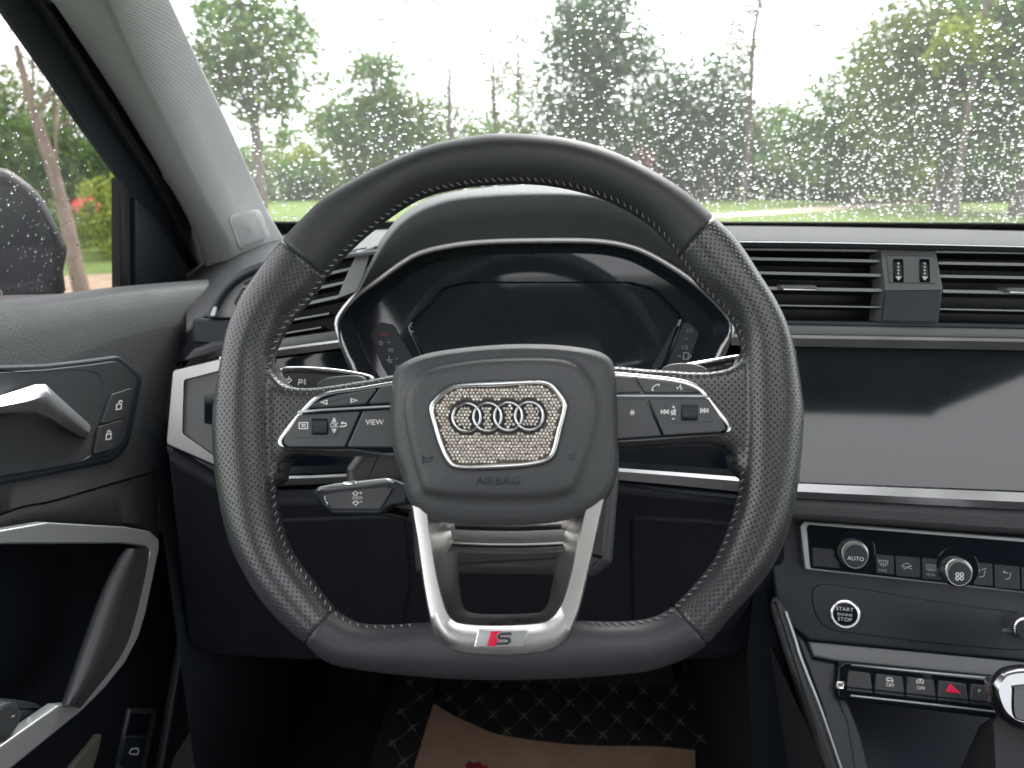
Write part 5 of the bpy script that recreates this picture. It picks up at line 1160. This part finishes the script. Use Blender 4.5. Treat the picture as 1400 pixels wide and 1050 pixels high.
# badge on the lower spoke
bd = slab('spoke_badge', [(654, 861), (723, 860), (717, 885), (648, 886)], WF, .002, M['chrome'], whl, h=.0206, r=.0005, corner=1)
slab('badge_field', [(656.5, 863), (720.5, 862), (715, 883), (651, 884)], WF, .001, M['satin'], bd, h=.0210, r=.0002)
slab('badge_red', [(671, 863), (686, 862.8), (680, 883.3), (665.5, 883.5)], WF, .001, M['red'], bd, h=.0213, r=.0002)
sS = [(699, 866.5), (685, 866.8), (681.5, 869.5), (683, 872.8), (695.5, 873), (697, 876.5), (693.5, 880), (678.5, 880.3)]
strokes('badge_letter_edge', [sS], 5.6, WF, .0215, M['chrome'], bd)
strokes('badge_letter', [sS], 3.2, WF, .0217, M['darkhard'], bd)
# paddles
slab('shift_paddle', catmull([(904, 507), (915, 498), (940, 496), (960, 500), (968, 508), (950, 520), (910, 520)], 4), WF, .004, M['button'], whl, h=-.022, r=.0015)
slab('shift_paddle', catmull([(433, 528), (442, 518), (462, 514), (490, 513), (500, 520), (490, 535), (445, 538)], 4), WF, .004, M['button'], whl, h=-.022, r=.0015)

# ------------------------------------------------------------------ footwell: quilted mat, paper sheet, side panels
FZ = .40
fw = thing('floor_mat', 'black quilted floor mat with beige cross stitches', 'floor mat', (0, 1.05, FZ))
g0, g1, y0, y1 = -.26, .36, .72, 1.30
P0 = Vector(at_z(632, 977, FZ)); PA = at_z(650, 947, FZ); PB = at_z(697, 977, FZ)
e1 = Vector((.052, .045)); 
def quilt(x, y, a, b):
    # diamond coordinates
    u = (x / .050 + y / .072); v = (x / .050 - y / .072)
    return .0042 * (abs(math.sin(math.pi * u)) ** .5 * abs(math.sin(math.pi * v)) ** .5)
nx, ny = 150, 130
V = [(g0 + (g1 - g0) * i / (nx - 1), y0 + (y1 - y0) * j / (ny - 1)) for j in range(ny) for i in range(nx)]
QX, QY = P0.x, P0.y
V = [(x, y, FZ + quilt(x - QX, y - QY, 0, 0) + max(0, y - 1.12) * .9) for x, y in V]
link('quilted_sheet', mesh_from(V, [(j * nx + i, j * nx + i + 1, (j + 1) * nx + i + 1, (j + 1) * nx + i) for j in range(ny - 1) for i in range(nx - 1)], 180), M['mat'], fw)
ms = []; lm = []
for i in range(-30, 31):
    for j in range(-30, 31):
        u_, v_ = i, j; x = QX + .050 * (u_ + v_) / 2; y = QY + .072 * (u_ - v_) / 2
        if not (g0 + .01 < x < g1 - .01 and y0 + .01 < y < y1 - .01): continue
        zf = lambda yy: FZ + max(0, yy - 1.12) * .9
        for sx_, sy_ in ((1, 1), (1, -1), (.3, 1)):
            ms.append(tube(None, [(x - .006 * sx_, y - .007 * sy_, zf(y - .007 * sy_) + .002), (x, y, zf(y) + .0035), (x + .006 * sx_, y + .007 * sy_, zf(y + .007 * sy_) + .002)], .0009, None, None, 4))
        for dx_, dy_ in ((.025, .036), (.025, -.036)):
            lm.append(tube(None, [(x + dx_ * t, y + dy_ * t, zf(y + dy_ * t) + .0012) for t in (.12, .5, .88)], .0005, None, None, 4))
s_ = link('cross_stitches', join_meshes(ms), M['beige'], fw); s_['kind'] = 'stuff'
s_ = link('quilting_seams', join_meshes(lm), M['beige'], fw); s_['kind'] = 'stuff'
tube('mat_piping', [(at_z(601, 925, FZ).x, y, FZ + .006 + max(0, y - 1.12) * .9) for y in np.linspace(y0, y1, 20)], .004, M['rubber'], fw, 8)
PZ = FZ + .014
pp = thing('paper_sheet', 'brown kraft paper sheet with red print lying on the floor mat', 'paper', at_z(750, 1060, PZ))
topc = catmull([(593, 970), (615, 983), (639, 993), (668, 1003), (700, 1009), (800, 1016), (880, 1022), (950, 1028)], 4, False)
tp = [at_z(x, y, PZ) for x, y in resample(topc, 40)]; bl_, br_ = at_z(545, 1120, PZ), at_z(952, 1125, PZ)
rows = []
for k in range(12):
    t = k / 11
    rows.append([p.lerp(bl_.lerp(br_, i / 39), t) + Vector((0, 0, .004 * math.sin(i * .22) * (1 - t) + .012 * max(0, 1 - i / 9) * (1 - t))) for i, p in enumerate(tp)])
rows2 = [[p - Vector((0, 0, .0008)) for p in r] for r in rows]
link('sheet', rows_mesh(rows, False, False, False, 180), M['paper'], pp)
PFm = Frame((0, 1, PZ), (0, 0.0001, 1))
def zp(x, y): return at_z(x, y, PZ + .010)
fl = [[(636, 1047), (640, 1040), (648, 1043), (656, 1041), (660, 1047), (668, 1046), (664, 1053), (650, 1056), (640, 1053)]]
link('red_print', mesh_from([zp(x, y) for x, y in fl[0]], [tuple(range(len(fl[0])))], 0), M['redink'], pp)
fp = thing('footwell_trim', 'black carpeted footwell side panels beside the floor mat', 'trim panel', (-.3, 1.0, .4))
link('kick_panel', rows_mesh([[(-.40, y, z) for y in (.70, 1.0, 1.45)] for z in (.36, .7, 1.0)], False, False, False, 0), M['hard'], fp)
link('tunnel_side', rows_mesh([[(x, y, z) for y in (.3, .8, 1.45)] for x, z in ((.25, .36), (.24, .55), (.22, .80))], False, False, False, 40), M['carpet'], fp)
dp = box('foot_rest', (-.36, 1.08, .40), (-.27, 1.3, .46), M['carpet'], fp)
pe = thing('brake_pedal', 'dark rubber brake pedal in the unlit footwell', 'pedal', (.06, 1.2, .5))
PDF = Frame((.05, 1.12, .52), (0, -.7, .7))
def pedal(cx, cy, w_, h_, t):
    p = [(cx - w_, cy - h_), (cx + w_, cy - h_), (cx + w_, cy + h_), (cx - w_, cy + h_)]
    link('pad', rows_mesh([[PDF.w(a, b, hh) for a, b in p] for hh in (-.012, .0)], True, True, True, 0), M['rubber'], t)
    tube('arm', [PDF.w(cx, cy, -.013), PDF.w(cx, cy + .10, -.10), PDF.w(cx, cy + .3, -.12)], .008, M['hard'], t, 8)
pedal(.0, .0, .045, .028, pe)
pe2 = thing('accelerator_pedal', 'long narrow accelerator pedal beside the console', 'pedal', (.18, 1.2, .45)); pedal(.13, -.03, .025, .06, pe2)
